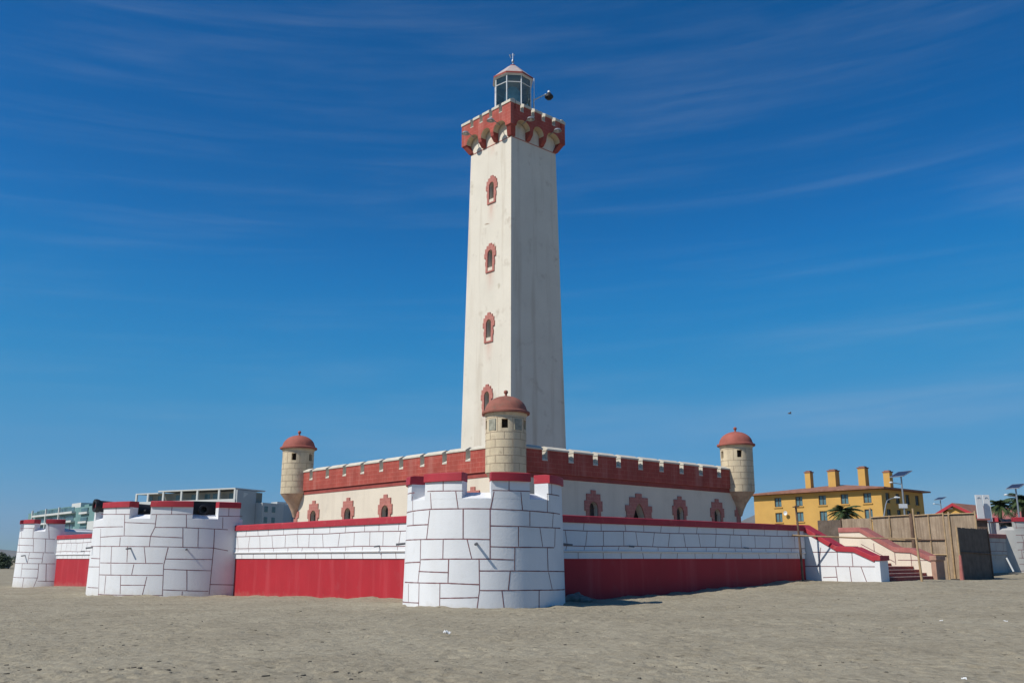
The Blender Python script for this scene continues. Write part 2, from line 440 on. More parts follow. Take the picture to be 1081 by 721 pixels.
LINES_B = [[[-64.2,4.13],[-37.6,4.07]],[[-23.9,4.05],[-0.7,4.06]],[[13.1,4.0],[27.3,4.02]],[[-84.6,3.43],[-41.6,3.41]],[[-41.1,3.64],[-21.4,3.56]],[[-21.2,3.36],[-6.2,3.36],[18.9,3.27]],[[-62.2,2.87],[-40.1,2.92],[-23.3,2.88],[-5.8,2.81]],[[-81.3,2.39],[-12.7,2.33],[11.2,2.27],[19.7,2.13]],[[-58.6,1.48],[-15.0,1.45]],[[-74.9,1.73],[-59.2,1.7]],[[-80.6,1.25],[-58.9,1.26]],[[-14.0,1.69],[11.0,1.66]],[[-58.4,0.84],[-14.4,0.83]],[[-14.1,1.15],[10.8,1.06]],[[-38.9,0.31],[-23.4,0.32]],[[10.7,0.34],[27.3,0.28]],[[-57.3,-0.2],[-13.5,-0.21]],[[-13.7,0.08],[10.3,-0.02]],[[-75.3,0.14],[-58.1,0.14]],[[-62.6,3.34],[-60.9,2.37],[-56.3,-0.4]],[[-48.8,4.5],[-48.1,4.08]],[[-12.7,4.52],[-12.6,4.05]],[[18.7,4.52],[18.8,4.02]],[[-41.2,4.05],[-40.1,2.92]],[[-20.9,4.03],[-21.2,3.36],[-23.3,2.88]],[[-4.6,4.04],[-4.0,3.36]],[[15.5,3.95],[15.8,3.33]],[[-42.8,2.84],[-42.6,2.36]],[[-23.3,2.88],[-23.4,2.33]],[[-5.9,3.34],[-5.1,2.33]],[[2.4,3.31],[2.9,2.33]],[[11.3,3.28],[11.5,2.27],[10.8,-0.2]],[[-49.0,2.34],[-48.2,1.48]],[[-36.9,2.33],[-36.3,1.51]],[[-26.4,2.33],[-24.6,1.48]],[[-12.9,2.3],[-14.5,1.37],[-13.8,-0.24]],[[-48.1,1.42],[-47.1,0.85]],[[-31.7,1.4],[-32.4,0.86]],[[-51.4,0.79],[-51.1,-0.15]],[[-39.6,0.8],[-38.7,-0.16]],[[-23.2,0.77],[-24.8,-0.18]],[[-2.0,1.1],[-1.2,0.05]],[[-41.5,-0.19],[-41.0,-0.49]],[[-28.1,-0.21],[-27.8,-0.47]],[[-3.5,-0.01],[-3.5,-0.42]]]
LINES_A = [[[-87.8,4.09],[-38.4,4.08]],[[-87.9,3.35],[-17.6,3.25],[-5.1,3.23]],[[-87.9,2.8],[-37.0,2.72]],[[-87.9,2.24],[-3.9,2.16]],[[-41.8,1.73],[-20.5,1.71]],[[-87.9,1.34],[-1.2,1.31]],[[-54.1,0.92],[-24.0,0.9]],[[-88.0,0.25],[-23.4,0.22]],[[-22.9,-0.02],[0.5,-0.05]],[[-72.3,4.05],[-66.7,3.33]],[[-40.6,4.08],[-39.3,3.32]],[[-16.6,4.42],[-13.5,3.29]],[[-38.0,3.25],[-35.6,2.23]],[[-18.3,3.25],[-17.0,2.21]],[[-41.9,2.18],[-43.4,1.35]],[[-19.4,2.16],[-19.7,1.35]],[[-77.5,3.31],[-67.6,2.24]],[[-54.1,1.31],[-53.1,0.27]],[[-24.3,1.31],[-23.4,0.22]],[[-13.3,1.31],[-11.1,-0.02]],[[-46.7,0.22],[-47.6,-0.75]],[[-23.8,0.2],[-28.9,-0.69]],[[-18.1,4.42],[13.4,4.45]],[[13.4,4.45],[14.3,3.93]]]
# ------------------------------------------------------------------ round bastions of the outer wall
def strip_cone(mb, c, r0, k, th0, pl, m, w=.036, off=.005):
    """a painted joint line lying on the tapered round wall; pl = [(angle, z)]"""
    pts = []
    for (a, z), (a2, z2) in zip(pl, pl[1:]):
        n = max(1, int(abs(a2 - a) / 2.5))
        for i in range(n + (1 if (a2, z2) == tuple(pl[-1]) else 0)):
            t = i / n
            pts.append((a + (a2 - a) * t, z + (z2 - z) * t))
    if len(pts) < 2: return
    rr = r0 - k * 2
    flat = [(R(a) * rr, z) for a, z in pts]
    L_, R_ = [], []
    for i, (x, z) in enumerate(flat):
        x0, z0 = flat[max(0, i - 1)]; x1, z1 = flat[min(len(flat) - 1, i + 1)]
        d = math.hypot(x1 - x0, z1 - z0) or 1
        nx, nz = -(z1 - z0) / d, (x1 - x0) / d
        ww = w / 2 * random.uniform(.8, 1.2)
        for lst, s in ((L_, 1), (R_, -1)):
            xx, zz = x + nx * ww * s, z + nz * ww * s
            ang = th0 + xx / rr
            ra = r0 - k * zz + off
            lst.append((c[0] + ra * math.cos(ang), c[1] + ra * math.sin(ang), zz))
    n = len(L_)
    mb.add(L_ + R_, [(i, i + 1, n + i + 1, n + i) for i in range(n - 1)], m)

SILL0, SILL1, MTOP, CTOP = 3.83, 4.08, 4.46, 4.79
def bastion(c, r0, k, arc, merlons, lines, pipes, zbot, label, extra=(), paint='white'):
    cx, cy = c
    th0 = math.atan2(CAM.y - cy, CAM.x - cx)
    root = thing('round_bastion', (cx, cy, 0), label, 'bastion', 'round bastions of the outer wall')
    C3 = (cx, cy, 0)
    rt = lambda z: r0 - k * z
    thick = .64
    mb = MB()
    prof = [(rt(zbot), zbot), (rt(0), 0), (rt(1.2), 1.2), (rt(2.4), 2.4), (rt(SILL0), SILL0), (rt(SILL1) - thick, SILL1), (rt(SILL1) - thick, zbot)]
    a0, a1 = th0 + R(arc[0]), th0 + R(arc[1])
    mb.arc(prof, C3, a0, a1, 84)
    for pl in lines:
        strip_cone(mb, c, r0, k, th0, [tuple(p) for p in pl], 1)
    rnd = random.Random(int(cx * 10 + cy))
    for (e0, e1) in extra:                     # courses on the flanks
        zs = [.15, .8, 1.3, 1.75, 2.35, 2.9, 3.45, 4.0]
        for i, z in enumerate(zs):
            strip_cone(mb, c, r0, k, th0, [(e0, z), (e1, z + rnd.uniform(-.06, .06))], 1)
            if i < len(zs) - 1 and z < 3.3:
                a = e0 + rnd.uniform(3, 10)
                while a < e1 - 2:
                    strip_cone(mb, c, r0, k, th0, [(a, z), (a + rnd.uniform(-2, 2), zs[i + 1])], 1)
                    a += rnd.uniform(13, 24)
    mb.build('wall', [MT[paint], MT['line']], root, (cx, cy, 0), smooth=25, recalc=True)
    fl = MB()
    pts = [(cx + (rt(3) - .3) * math.cos(a0 + (a1 - a0) * i / 40), cy + (rt(3) - .3) * math.sin(a0 + (a1 - a0) * i / 40)) for i in range(41)]
    fl.prism([(x, y, 3.0) for x, y in pts], [(x, y, 3.12) for x, y in pts])
    fl.build('floor', MT['terrace'], root, (cx, cy, 0))
    for f0, f1 in merlons:
        m = MB()
        rm = rt(4.1) + .003
        m.arc([(rt(SILL0) + .003, SILL0 - .004), (rt(MTOP) + .003, MTOP), (rm - thick, MTOP), (rm - thick, SILL1 - .004)], C3, th0 + R(f0), th0 + R(f1), 12)
        mo = m.build('merlon', MT[paint], root, (cx, cy, 0), smooth=40)
        cp = MB()
        d = .055 / rt(4.5)
        cp.arc([(rt(MTOP) + .085, MTOP), (rt(CTOP) + .085, CTOP - .03), (rt(CTOP) - .1, CTOP), (rm - thick - .03, CTOP), (rm - thick - .03, MTOP)], C3, th0 + R(f0) - d * .15, th0 + R(f1) + d * .15, 12)
        cp.build('coping', MT['redcap'], mo, (cx, cy, 0), smooth=40, bevel=.012)
    for a, z in pipes:
        ang = th0 + R(a)
        u = Vector((math.cos(ang), math.sin(ang), 0))
        p = Vector((cx, cy, z)) + u * (rt(z) - .1)
        pm = MB()
        pm.tube([p, p + u * .46 + Vector((0, 0, -.05))], .045, 10)
        pm.build('drain_pipe', MT['pipe'], root, (cx, cy, 0))
    return root

bastion((0, 0), 3.12, .022, (-148, 136), [(-98, -67.5), (-47.5, -16), (4.2, 33), (51.8, 84)], LINES_C, [(-5.4, 2.24), (-84, 2.28), (84, 2.26)], -1.0,
        'nearest white round bastion with red copings, in front of the turret below the lighthouse', extra=((86, 112), (-112, -86)))
bastion((0, 26.95), 5.6, .012, (-160.4, 27.6), [(-155, -149), (-135, -112), (-98, -75), (-61.5, -37.8), (-24.5, -1.2), (12.8, 25.6)], LINES_B, [(-73.8, 2.33), (-34.7, 2.26), (-3.0, 2.22)], -1.4,
        'widest white round bastion, standing mid-wall with black cannons in its gaps', extra=((-125, -86),))
bastion((.9, 55.5), 3.0, .02, (-150, 78), [(-112, -84), (-64, -39.2), (-20.5, 7.3)], LINES_A, [(-50, 1.96)], -1.8,
        'farthest white round bastion at the left end of the sunlit wall', extra=((12, 70), (-115, -86)))
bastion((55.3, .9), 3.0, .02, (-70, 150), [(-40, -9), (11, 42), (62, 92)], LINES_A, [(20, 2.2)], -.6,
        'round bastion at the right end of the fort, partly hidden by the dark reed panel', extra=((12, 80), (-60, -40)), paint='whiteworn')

# ------------------------------------------------------------------ straight outer walls
def rampart(name, F, a0, a1, label, seed, pipes=(), zbot=-1.2, paint='white', red='red', cap='redcap'):
    """F(a, o, z) maps along-wall, outward, height to the world"""
    rnd = random.Random(seed)
    base = F((a0 + a1) / 2, 0, 0)
    root = thing('rampart_wall', (base[0], base[1], 0), label, 'wall', 'straight outer walls of the fort')
    og = (base[0], base[1], 0)
    def sweep(mb, prof, m=0):
        mb.prism([F(a0, o, z) for o, z in prof], [F(a1, o, z) for o, z in prof], m)
    d = MB(); sweep(d, [(-.075, zbot), (-.075, 1.705), (-.6, 1.705), (-.6, zbot)])
    d.build('red_base', MT[red], root, og, smooth=0)
    w = MB(); sweep(w, [(-.03, 1.70), (-.03, 1.95), (.04, 1.99), (.055, 2.03), (.0, 2.06), (0, 3.2), (-.62, 3.2), (-.62, 1.70)])
    def ln(p, q, wd=.034):
        (a, z), (b, z2) = p, q
        L = math.hypot(b - a, z2 - z) or 1
        nx, nz = -(z2 - z) / L * wd / 2, (b - a) / L * wd / 2
        o = .005 if max(z, z2) > 2.02 else -.025
        w.add([F(a + nx, o, z + nz), F(b + nx, o, z2 + nz), F(b - nx, o, z2 - nz), F(a - nx, o, z - nz)], [(0, 1, 2, 3)], 1)
    rows = [2.885, 2.24]
    for z in rows:
        a = a0
        while a < a1:
            b = min(a1, a + 3); ln((a, z + .02 * math.sin(a * .9)), (b, z + .02 * math.sin(b * .9))); a = b
    for z0, z1, s0, s1 in ((2.9, 3.2, 1.1, 1.7), (2.25, 2.88, .95, 1.4), (2.06, 2.23, 1.0, 1.6), (1.70, 1.95, 1.0, 1.6)):
        a = a0 + rnd.uniform(.2, .8)
        while a < a1:
            t = rnd.choice((0, 0, 0, -.1, .1, .14)) * (1.2 if z1 - z0 > .4 else .5)
            if a + t < a1: ln((a, z0), (a + t, z1), .03)
            a += rnd.uniform(s0, s1)
    w.build('masonry', [MT[paint], MT['line']], root, og, smooth=30)
    c = MB(); sweep(c, [(.07, 3.203), (.07, 3.475), (.04, 3.51), (-.64, 3.51), (-.68, 3.48), (-.68, 3.203)])
    c.build('coping', MT[cap], root, og, smooth=0, bevel=.015)
    for a in pipes:
        p = MB(); p.tube([F(a, -.1, 2.26), F(a, .28, 2.22)], .035, 8); p.build('drain_pipe', MT['pipe'], root, og)
    return root
FL = lambda a, o, z: (-o, a, z)
FR = lambda a, o, z: (a, -o, z)
rampart('l', FL, 2.7, 21.42, 'sunlit white wall with bright red base between the nearest and the widest bastion', 1, (7.2,))
rampart('l', FL, 32.4, 52.75, 'short-looking sunlit white wall with red base between the widest and the farthest bastion', 2, (46,))
rampart('r', FR, 2.7, 23.52, 'shaded white wall with dark red base right of the nearest bastion', 3, (8.6, 17.6))
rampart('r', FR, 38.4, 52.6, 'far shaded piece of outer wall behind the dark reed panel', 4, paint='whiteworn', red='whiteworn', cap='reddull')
# terrace inside the walls
t = MB(); t.box(.7, 31.2, .7, 53.2, -.5, 2.3); tag(t.build('terrace', MT['terrace'], smooth=0), kind='structure')

# ------------------------------------------------------------------ cannons
def cannon(loc, ang, label, z=4.62, r=.36, L=4.9, carriage=True, shield=False, tilt=0.0):
    u = Vector((math.cos(ang), math.sin(ang), 0)); n = Vector((-u.y, u.x, 0)); o = Vector((loc[0], loc[1], 0))
    root = thing('cannon', (loc[0], loc[1], 3.12), label, 'cannon', 'black cannons on the bastions')
    og = (loc[0], loc[1], 3.12)
    def ring(s, rr):
        return [o + u * s + n * (rr * math.cos(6.2832 * k / 24)) + Vector((0, 0, z + s * tilt + rr * math.sin(6.2832 * k / 24))) for k in range(24)]
    m = MB()
    prof = [(-.45, r * .56), (0, r * .6), (0, r), (-.12, r * 1.06), (-.25, r), (-.3, r * .88), (-1.2, r * .92), (-1.25, r * 1.0), (-1.4, r * 1.0), (-1.45, r * .95), (-3.2, r * 1.08), (-3.25, r * 1.2), (-L + .25, r * 1.28), (-L, r * .9)]
    rings = [ring(s, q) for s, q in prof]
    vs = [p for g in rings for p in g]; fs = []
    for i in range(len(rings) - 1):
        for k in range(24):
            fs.append((i * 24 + k, i * 24 + (k + 1) % 24, (i + 1) * 24 + (k + 1) % 24, (i + 1) * 24 + k))
    fs += [tuple(range(24)), tuple(range((len(rings) - 1) * 24, len(rings) * 24))]
    m.add(vs, fs); m.build('barrel', MT['blackiron'], root, og, bevel=0)
    if shield:
        sb = MB(); pl = [(-.95, 3.6), (.95, 3.6), (1.05, 4.3), (1.0, 4.84), (-1.0, 4.84), (-1.05, 4.3)]  # black plate added to fill the bastion gap with dark
        sb.prism([o + u * -.62 + n * a + Vector((0, 0, zz)) for a, zz in pl], [o + u * -.67 + n * a + Vector((0, 0, zz)) for a, zz in pl])
        sb.build('gap_fill_plate', MT['blackiron'], root, og, smooth=0)
    if carriage:
        for s in (-1, 1):
            cb = MB()
            side = [(-1.9, 3.13), (-2.2, 4.2), (-3.1, 4.5), (-4.3, 4.3), (-5.3, 3.6), (-5.4, 3.13)]
            cb.prism([o + u * a + n * (s * .5 - .05) + Vector((0, 0, zz)) for a, zz in side], [o + u * a + n * (s * .5 + .05) + Vector((0, 0, zz)) for a, zz in side])
            cb.build('carriage_side', MT['blackiron'], root, og, smooth=0)
        tb = MB(); tb.tube([o + u * -2.8 + n * -.62 + Vector((0, 0, 4.42)), o + u * -2.8 + n * .62 + Vector((0, 0, 4.42))], .1, 12)
        tb.build('trunnion', MT['blackiron'], root, og)
        for s in (-1, 1):
            wb = MB(); c0 = o + u * -4.7 + n * (s * .62) + Vector((0, 0, 3.43))
            wb.tube([c0 - n * .05, c0 + n * .05], .3, 20); wb.build('wheel', MT['blackiron'], root, og)
    return root
cannon((-5.65, 27.75), R(180), 'black cannon with round muzzle jutting out left from the widest bastion', z=4.66, r=.36, L=4.4, tilt=.07)
cannon((-1.62, 22.1), R(-107), 'black cannon behind an added dark plate filling the right gap of the widest bastion', z=4.36, r=.26, L=4.2, shield=True, tilt=.03)
cannon((52.5, .35), R(188), 'cannon showing its dark muzzle in a gap of the right end bastion', z=4.5, r=.24, L=3.8)

# ------------------------------------------------------------------ the building with crenellated parapet
X0, X1, Y0, Y1 = 10.06, 32.15, 9.98, 32.85
fort = thing('fort_building', (X0, Y0, 2.3), 'low cream building with red crenellated parapet around the foot of the lighthouse', 'building')
OG = (X0, Y0, 2.3)
BL = lambda a, o, z: (X0 - o, a, z)
BR = lambda a, o, z: (a, Y0 - o, z)
BL2 = lambda a, o, z: (X1 + o, a, z)
BR2 = lambda a, o, z: (a, Y1 + o, z)

def arch_poly(hw, z0, zs, za, n=9, pointed=False):
    """opening outline: list of (a, z) from bottom left, over the arch, to bottom right"""
    p = [(-hw, z0)]
    for i in range(n + 1):
        t = i / n
        if pointed:
            s = -1 + 2 * t
            p.append((hw * s, zs + (za - zs) * (1 - abs(s) ** 1.9)))
        else:
            a = math.pi * (1 - t)
            p.append((hw * math.cos(a), zs + (za - zs) * math.sin(a)))
    p.append((hw, z0))
    return p

def trim_halves(mb, F, a, steps, z0, op, th, m=0, back=.03):
    """stepped masonry surround: steps = [(half width, top z)] from below; op = opening outline"""
    out = [(steps[0][0], z0)]
    for i, (hw, zt) in enumerate(steps):
        out.append((hw, zt))
        if i + 1 < len(steps): out.append((steps[i + 1][0], zt))
    out.append((0, steps[-1][1]))
    n = len(op)
    half = op[(n + 1) // 2 - (0 if n % 2 else 0):]
    top = max(z for _, z in op)
    inner = [(0, top)] + [p for p in op if p[0] > 1e-4]
    if z0 < op[-1][1] - 1e-4: inner.append((op[-1][0], z0))
    poly = out + inner
    for s in (1, -1):
        mb.prism([F(a + s * x, th, z) for x, z in poly], [F(a + s * x, -back, z) for x, z in poly], m)

def opening(mb, F, a, op, depth, out=.4):
    mb.prism([F(a + x, out, z) for x, z in op], [F(a + x, -depth, z) for x, z in op])

wall = MB(); wall.box(X0, X1, Y0, Y1, 1.5, 6.46)
wallo = wall.build('wall', MT['cream'], fort, OG, smooth=0)
cutter = MB()
WOP = arch_poly(.38, 2.9, 4.62, 5.0)
DOP = arch_poly(.70, 2.3, 3.75, 5.02, 14, True)
LW = [12.75, 17.1, 21.4, 25.75, 30.2]
RW = [12.9, 17.05, 25.34, 29.45]
for a in LW: opening(cutter, BL, a, WOP, .35)
for a in RW: opening(cutter, BR, a, WOP, .35)
opening(cutter, BR, 21.2, DOP, .6)
co = cutter.build('cutter', MT['void'], fort, OG, smooth=0)
cut(wallo, co)
wallo.data.materials.clear(); wallo.data.materials.append(MT['cream'])
WST = [(.62, 3.0), (.70, 3.25), (.60, 3.55), (.70, 3.85), (.62, 4.45), (.77, 5.06), (.60, 5.46), (.20, 5.68)]
DST = [(1.30, 4.20), (1.18, 4.55), (1.26, 4.92), (.86, 5.42), (.28, 5.66)]
for F, lst in ((BL, LW), (BR, RW)):
    for a in lst:
        w = MB(); trim_halves(w, F, a, WST, 2.75, WOP, .07)
        wo = w.build('window', MT['trim'], fort, OG, smooth=0, bevel=.012)
        p = MB(); pts = [F(a - .38, -.3, 2.9), F(a + .38, -.3, 2.9), F(a + .38, -.3, 5.0), F(a - .38, -.3, 5.0)]
        p.prism(pts, [F(a - .38, -.345, 2.9), F(a + .38, -.345, 2.9), F(a + .38, -.345, 5.0), F(a - .38, -.345, 5.0)])
        p.build('pane', MT['dirtyglass'], wo, OG, smooth=0)
        b = MB()
        b.prism([F(a - .03, -.24, 2.9), F(a + .03, -.24, 2.9), F(a + .03, -.24, 4.98), F(a - .03, -.24, 4.98)], [F(a - .03, -.3, 2.9), F(a + .03, -.3, 2.9), F(a + .03, -.3, 4.98), F(a - .03, -.3, 4.98)])
        for z in (3.5, 4.1, 4.6):
            b.prism([F(a - .37, -.25, z), F(a + .37, -.25, z), F(a + .37, -.25, z + .05), F(a - .37, -.25, z + .05)], [F(a - .37, -.3, z), F(a + .37, -.3, z), F(a + .37, -.3, z + .05), F(a - .37, -.3, z + .05)])
        b.build('glazing_bar', MT['oldwood'], wo, OG, smooth=0)
d = MB(); trim_halves(d, BR, 21.2, DST, 2.3, DOP, .08)
do = d.build('door_surround', MT['trim'], fort, OG, smooth=0, bevel=.012)
p = MB(); p.prism([BR(20.4, -.5, 2.3), BR(22.0, -.5, 2.3), BR(22.0, -.5, 5.05), BR(20.4, -.5, 5.05)], [BR(20.4, -.58, 2.3), BR(22.0, -.58, 2.3), BR(22.0, -.58, 5.05), BR(20.4, -.58, 5.05)])
p.build('doorway_backing', MT['void'], do, OG, smooth=0)
# red strip painted under the parapet, and quoins on the shaded corner
st = MB()
for F, a0, a1 in ((BL, Y0 - .03, Y1 + .03), (BR, X0 + .003, X1 + .03), (BL2, Y0, Y1), (BR2, X0, X1)):
    st.prism([F(a0, .03, 6.16), F(a0, .03, 6.47), F(a0, -.1, 6.47), F(a0, -.1, 6.16)], [F(a1, .03, 6.16), F(a1, .03, 6.47), F(a1, -.1, 6.47), F(a1, -.1, 6.16)])
st.build('string_course', MT['darkred'], fort, OG, smooth=0)
q, q2 = MB(), MB()
for i, (z0, z1) in enumerate(((2.3, 2.75), (2.76, 3.2), (3.21, 3.65), (3.66, 4.1), (4.11, 4.55), (4.56, 5.0), (5.01, 5.4))):
    L = .62 if i % 2 else .42
    q.box(X1 - L, X1 + .05, Y0 - .05, Y0 + .3, z0, z1 + .01)
    q2.box(X0 - .05, X0 + .3, Y1 - L, Y1 + .05, z0, z1 + .01)
q.build('quoin', MT['trim'], fort, OG, smooth=0)
q2.build('quoin', MT['trim'], fort, OG, smooth=0)

def parapet(root, og, F, a0, a1, gaps, gw, z0, z1, z2, zc, out, th, mat, capmat, name='parapet', close=True):
    """solid band z0..z1, merlons z1..z2 with sloping coping to zc"""
    pb = MB()
    pr = [(out, z0), (out, z1), (out - th, z1 + .25), (out - th, z0)]
    pb.prism([F(a0, o, z) for o, z in pr], [F(a1, o, z) for o, z in pr])
    po = pb.build(name, mat, root, og, smooth=0)
    edges = [a0] + [e for g in sorted(gaps) for e in (g - gw / 2, g + gw / 2)] + [a1]
    for i in range(0, len(edges), 2):
        e0, e1 = edges[i], edges[i + 1]
        m = MB()
        pr = [(out + .003, z1 - .002), (out + .003, z2), (out - th + .003, z2), (out - th + .003, z1 + .24)]
        m.prism([F(e0, o, z) for o, z in pr], [F(e1, o, z) for o, z in pr])
        n = len(m.f)
        m.m[n - 2] = 1 if i else 0                       # the cheeks of each gap are cream
        m.m[n - 1] = 1 if i + 2 < len(edges) else 0
        mo = m.build('merlon', [mat, capmat], po, og, smooth=0)
        c = MB()
        pr = [(out + .05, z2), (out + .05, z2 + .09), (out - th * .55, zc), (out - th - .04, zc - .03), (out - th - .04, z2)]
        c.prism([F(e0 - .03, o, z) for o, z in pr], [F(e1 + .03, o, z) for o, z in pr])
        c.build('coping', capmat, mo, og, smooth=0, bevel=.015)
    for g in gaps:
        s = MB()
        pr = [(out + .012, z1 - .06), (out + .012, z1 + .02), (out - th + .01, z1 + .27), (out - th + .01, z1 + .1)]
        s.prism([F(g - gw / 2 - .01, o, z) for o, z in pr], [F(g + gw / 2 + .01, o, z) for o, z in pr])
        s.build('gap_sill', capmat, po, og, smooth=0)
    return po
GL = [11.0, 13.1] + [15.28 + 2.19 * i for i in range(8)]
GR = [12.95] + [15.10 + 2.095 * i for i in range(8)]
parapet(fort, OG, BL, Y0 - .12, Y1 + .1, GL, .42, 6.44, 7.2, 7.74, 8.0, .12, .5, MT['terracotta'], MT['coping'])
parapet(fort, OG, BR, X0 + .40, X1 + .1, GR, .42, 6.441, 7.2, 7.74, 8.0, .12, .5, MT['terracotta'], MT['coping'])
parapet(fort, OG, BL2, Y0 + .40, Y1 - .4, [Y0 + 2 + 2.1 * i for i in range(10)], .42, 6.44, 7.2, 7.74, 8.0, .08, .5, MT['terracotta'], MT['coping'])
parapet(fort, OG, BR2, X0 + .40, X1 - .4, [X0 + 2 + 2.1 * i for i in range(10)], .42, 6.44, 7.2, 7.74, 8.0, .08, .5, MT['terracotta'], MT['coping'])
rf = MB(); rf.box(X0 + .3, X1 - .3, Y0 + .3, Y1 - .3, 6.4, 6.9); rf.build('roof_deck', MT['terrace'], fort, OG, smooth=0)

def turret(c, patches, clock, domemat='dome'):
    """round sentry turret on a corner"""
    cx, cy = c
    b = MB()
    b.lathe([(.0, 6.25), (1.12, 6.25), (1.13, 6.32), (1.13, 9.35), (1.19, 9.42), (1.19, 9.5), (0, 9.5)], (cx, cy, 0), 40)
    bo = b.build('turret', [MT['stone'], MT['joint']], fort, OG, smooth=35)
    ct = MB()
    for ang in patches:
        u = Vector((math.cos(ang), math.sin(ang), 0)); n = Vector((-u.y, u.x, 0)); o = Vector((cx, cy, 0))
        pts = [(-.17, 8.62), (.17, 8.62), (.17, 9.12), (-.17, 9.12)]
        ct.prism([o + u * 1.4 + n * a + Vector((0, 0, z)) for a, z in pts], [o + u * .72 + n * a + Vector((0, 0, z)) for a, z in pts])
    cto = ct.build('cutter', MT['void'], fort, OG, smooth=0)
    cut(bo, cto)
    bo.data.materials.clear(); bo.data.materials.append(MT['stone'])
    for ang in patches:
        u = Vector((math.cos(ang), math.sin(ang), 0)); n = Vector((-u.y, u.x, 0)); o = Vector((cx, cy, 0))
        pts = [(-.165, 8.625), (.165, 8.625), (.165, 9.115), (-.165, 9.115)]
        wv = MB(); wv.prism([o + u * .80 + n * a + Vector((0, 0, z)) for a, z in pts], [o + u * .735 + n * a + Vector((0, 0, z)) for a, z in pts])
        wv.build('lookout_slit', MT['void'], bo, OG, smooth=0)
    for ang in clock:
        u = Vector((math.cos(ang), math.sin(ang), 0)); n = Vector((-u.y, u.x, 0)); o = Vector((cx, cy, 0))
        bl = MB(); pts = [(-.24, 8.52), (.24, 8.52), (.24, 9.14), (-.24, 9.14)]
        bl.prism([o + u * 1.145 + n * a + Vector((0, 0, z)) for a, z in pts], [o + u * 1.0 + n * a + Vector((0, 0, z)) for a, z in pts])
        bl.build('blocked_slit', MT['blocked'], bo, OG, smooth=0)
    jl = MB()
    zs = [6.72, 7.14, 7.58, 8.02, 8.42, 9.22]
    for z in zs:
        jl.arc([(1.133, z - .012), (1.138, z - .012), (1.138, z + .012), (1.133, z + .012)], (cx, cy, 0), 0, 6.28318, 48)
    rnd = random.Random(int(cx * 7 + cy))
    for i, z in enumerate([6.3] + zs[:-1]):
        for k in range(8):
            a = 6.2832 * (k + .5 * (i % 2)) / 8 + rnd.uniform(-.09, .09)
            z1 = (zs + [9.3])[i]
            jl.arc([(1.133, z), (1.138, z), (1.138, z1), (1.133, z1)], (cx, cy, 0), a - .009, a + .009, 1)
    jl.build('masonry_joints', MT['joint'], bo, OG)
    d = MB()
    prof = [(0, 9.5), (1.33, 9.5), (1.35, 9.56), (1.33, 9.63), (1.20, 9.68)]
    for i in range(1, 10):
        t = i / 9
        prof.append((1.17 * math.cos(t * 1.48), 9.68 + .86 * math.sin(t * 1.48)))
    prof.append((0, 10.545))
    d.lathe(prof, (cx, cy, 0), 40); d.build('dome', MT[domemat], bo, OG, smooth=40)
    f = MB()
    prof = [(0, 10.50), (.11, 10.50), (.06, 10.62), (.07, 10.66)] + [(.125 * math.sin(t), 10.77 - .125 * math.cos(t)) for t in (.6, 1.0, 1.5, 2.0, 2.5)] + [(0, 10.895)]
    f.lathe(prof, (cx, cy, 0), 20); f.build('finial', MT[domemat], bo, OG, smooth=50)
    k = MB()
    k.lathe([(0, 4.55), (.16, 4.6), (.30, 5.0), (.52, 5.45), (.86, 5.92), (1.05, 6.16), (1.11, 6.26), (0, 6.27)], (cx, cy, 0), 36)
    k.build('corbel', MT['corbel'], bo, OG, smooth=50)
    return bo
turret((X0, Y0), [R(-135), R(-63), R(153)], [R(-135 - 38), R(-135 + 40)], 'domebrown')
turret((X0, Y1 - .05), [R(-135), R(-67), R(153)], [])
turret((X1, Y0), [R(-135), R(-63), R(153)], [])
turret((X1, Y1), [R(45)], [])
# ------------------------------------------------------------------ the lighthouse
TX, TY = 20.92, 21.27
tower = thing('lighthouse_tower', (TX, TY, 6.9), 'tall tapering cream lighthouse tower with red battlements and glass lantern', 'lighthouse')
TO = (TX, TY, 6.9)
def hw(z): return 2.71 - (z - 8) * (2.71 - 2.35) / 23.0
sh = MB()
zs = [6.8, 14, 20, 26, 32.36, 34.0]
rings = [[(TX - hw(z), TY - hw(z), z), (TX + hw(z), TY - hw(z), z), (TX + hw(z), TY + hw(z), z), (TX - hw(z), TY + hw(z), z)] for z in (6.8, 34.0)]
sh.prism(rings[0], rings[1])
sho = sh.build('shaft', MT['towercream'], tower, TO, smooth=0)
def TLz(zr):
    return lambda a, o, z: (TX - hw(z) - o, TY + a, z)
F = TLz(0)
WIN = [28.64, 23.26, 17.95, 12.65]
AOFF = [-.25, -.22, -.20, -.14]
def wop(zc): return arch_poly(.27, zc - .72, zc + .33, zc + .62, 9)
ct = MB()
for zc, a in zip(WIN, AOFF): opening(ct, F, a, wop(zc), .5)
cut(sho, ct.build('cutter', MT['void'], tower, TO, smooth=0))
sho.data.materials.clear(); sho.data.materials.append(MT['towercream'])
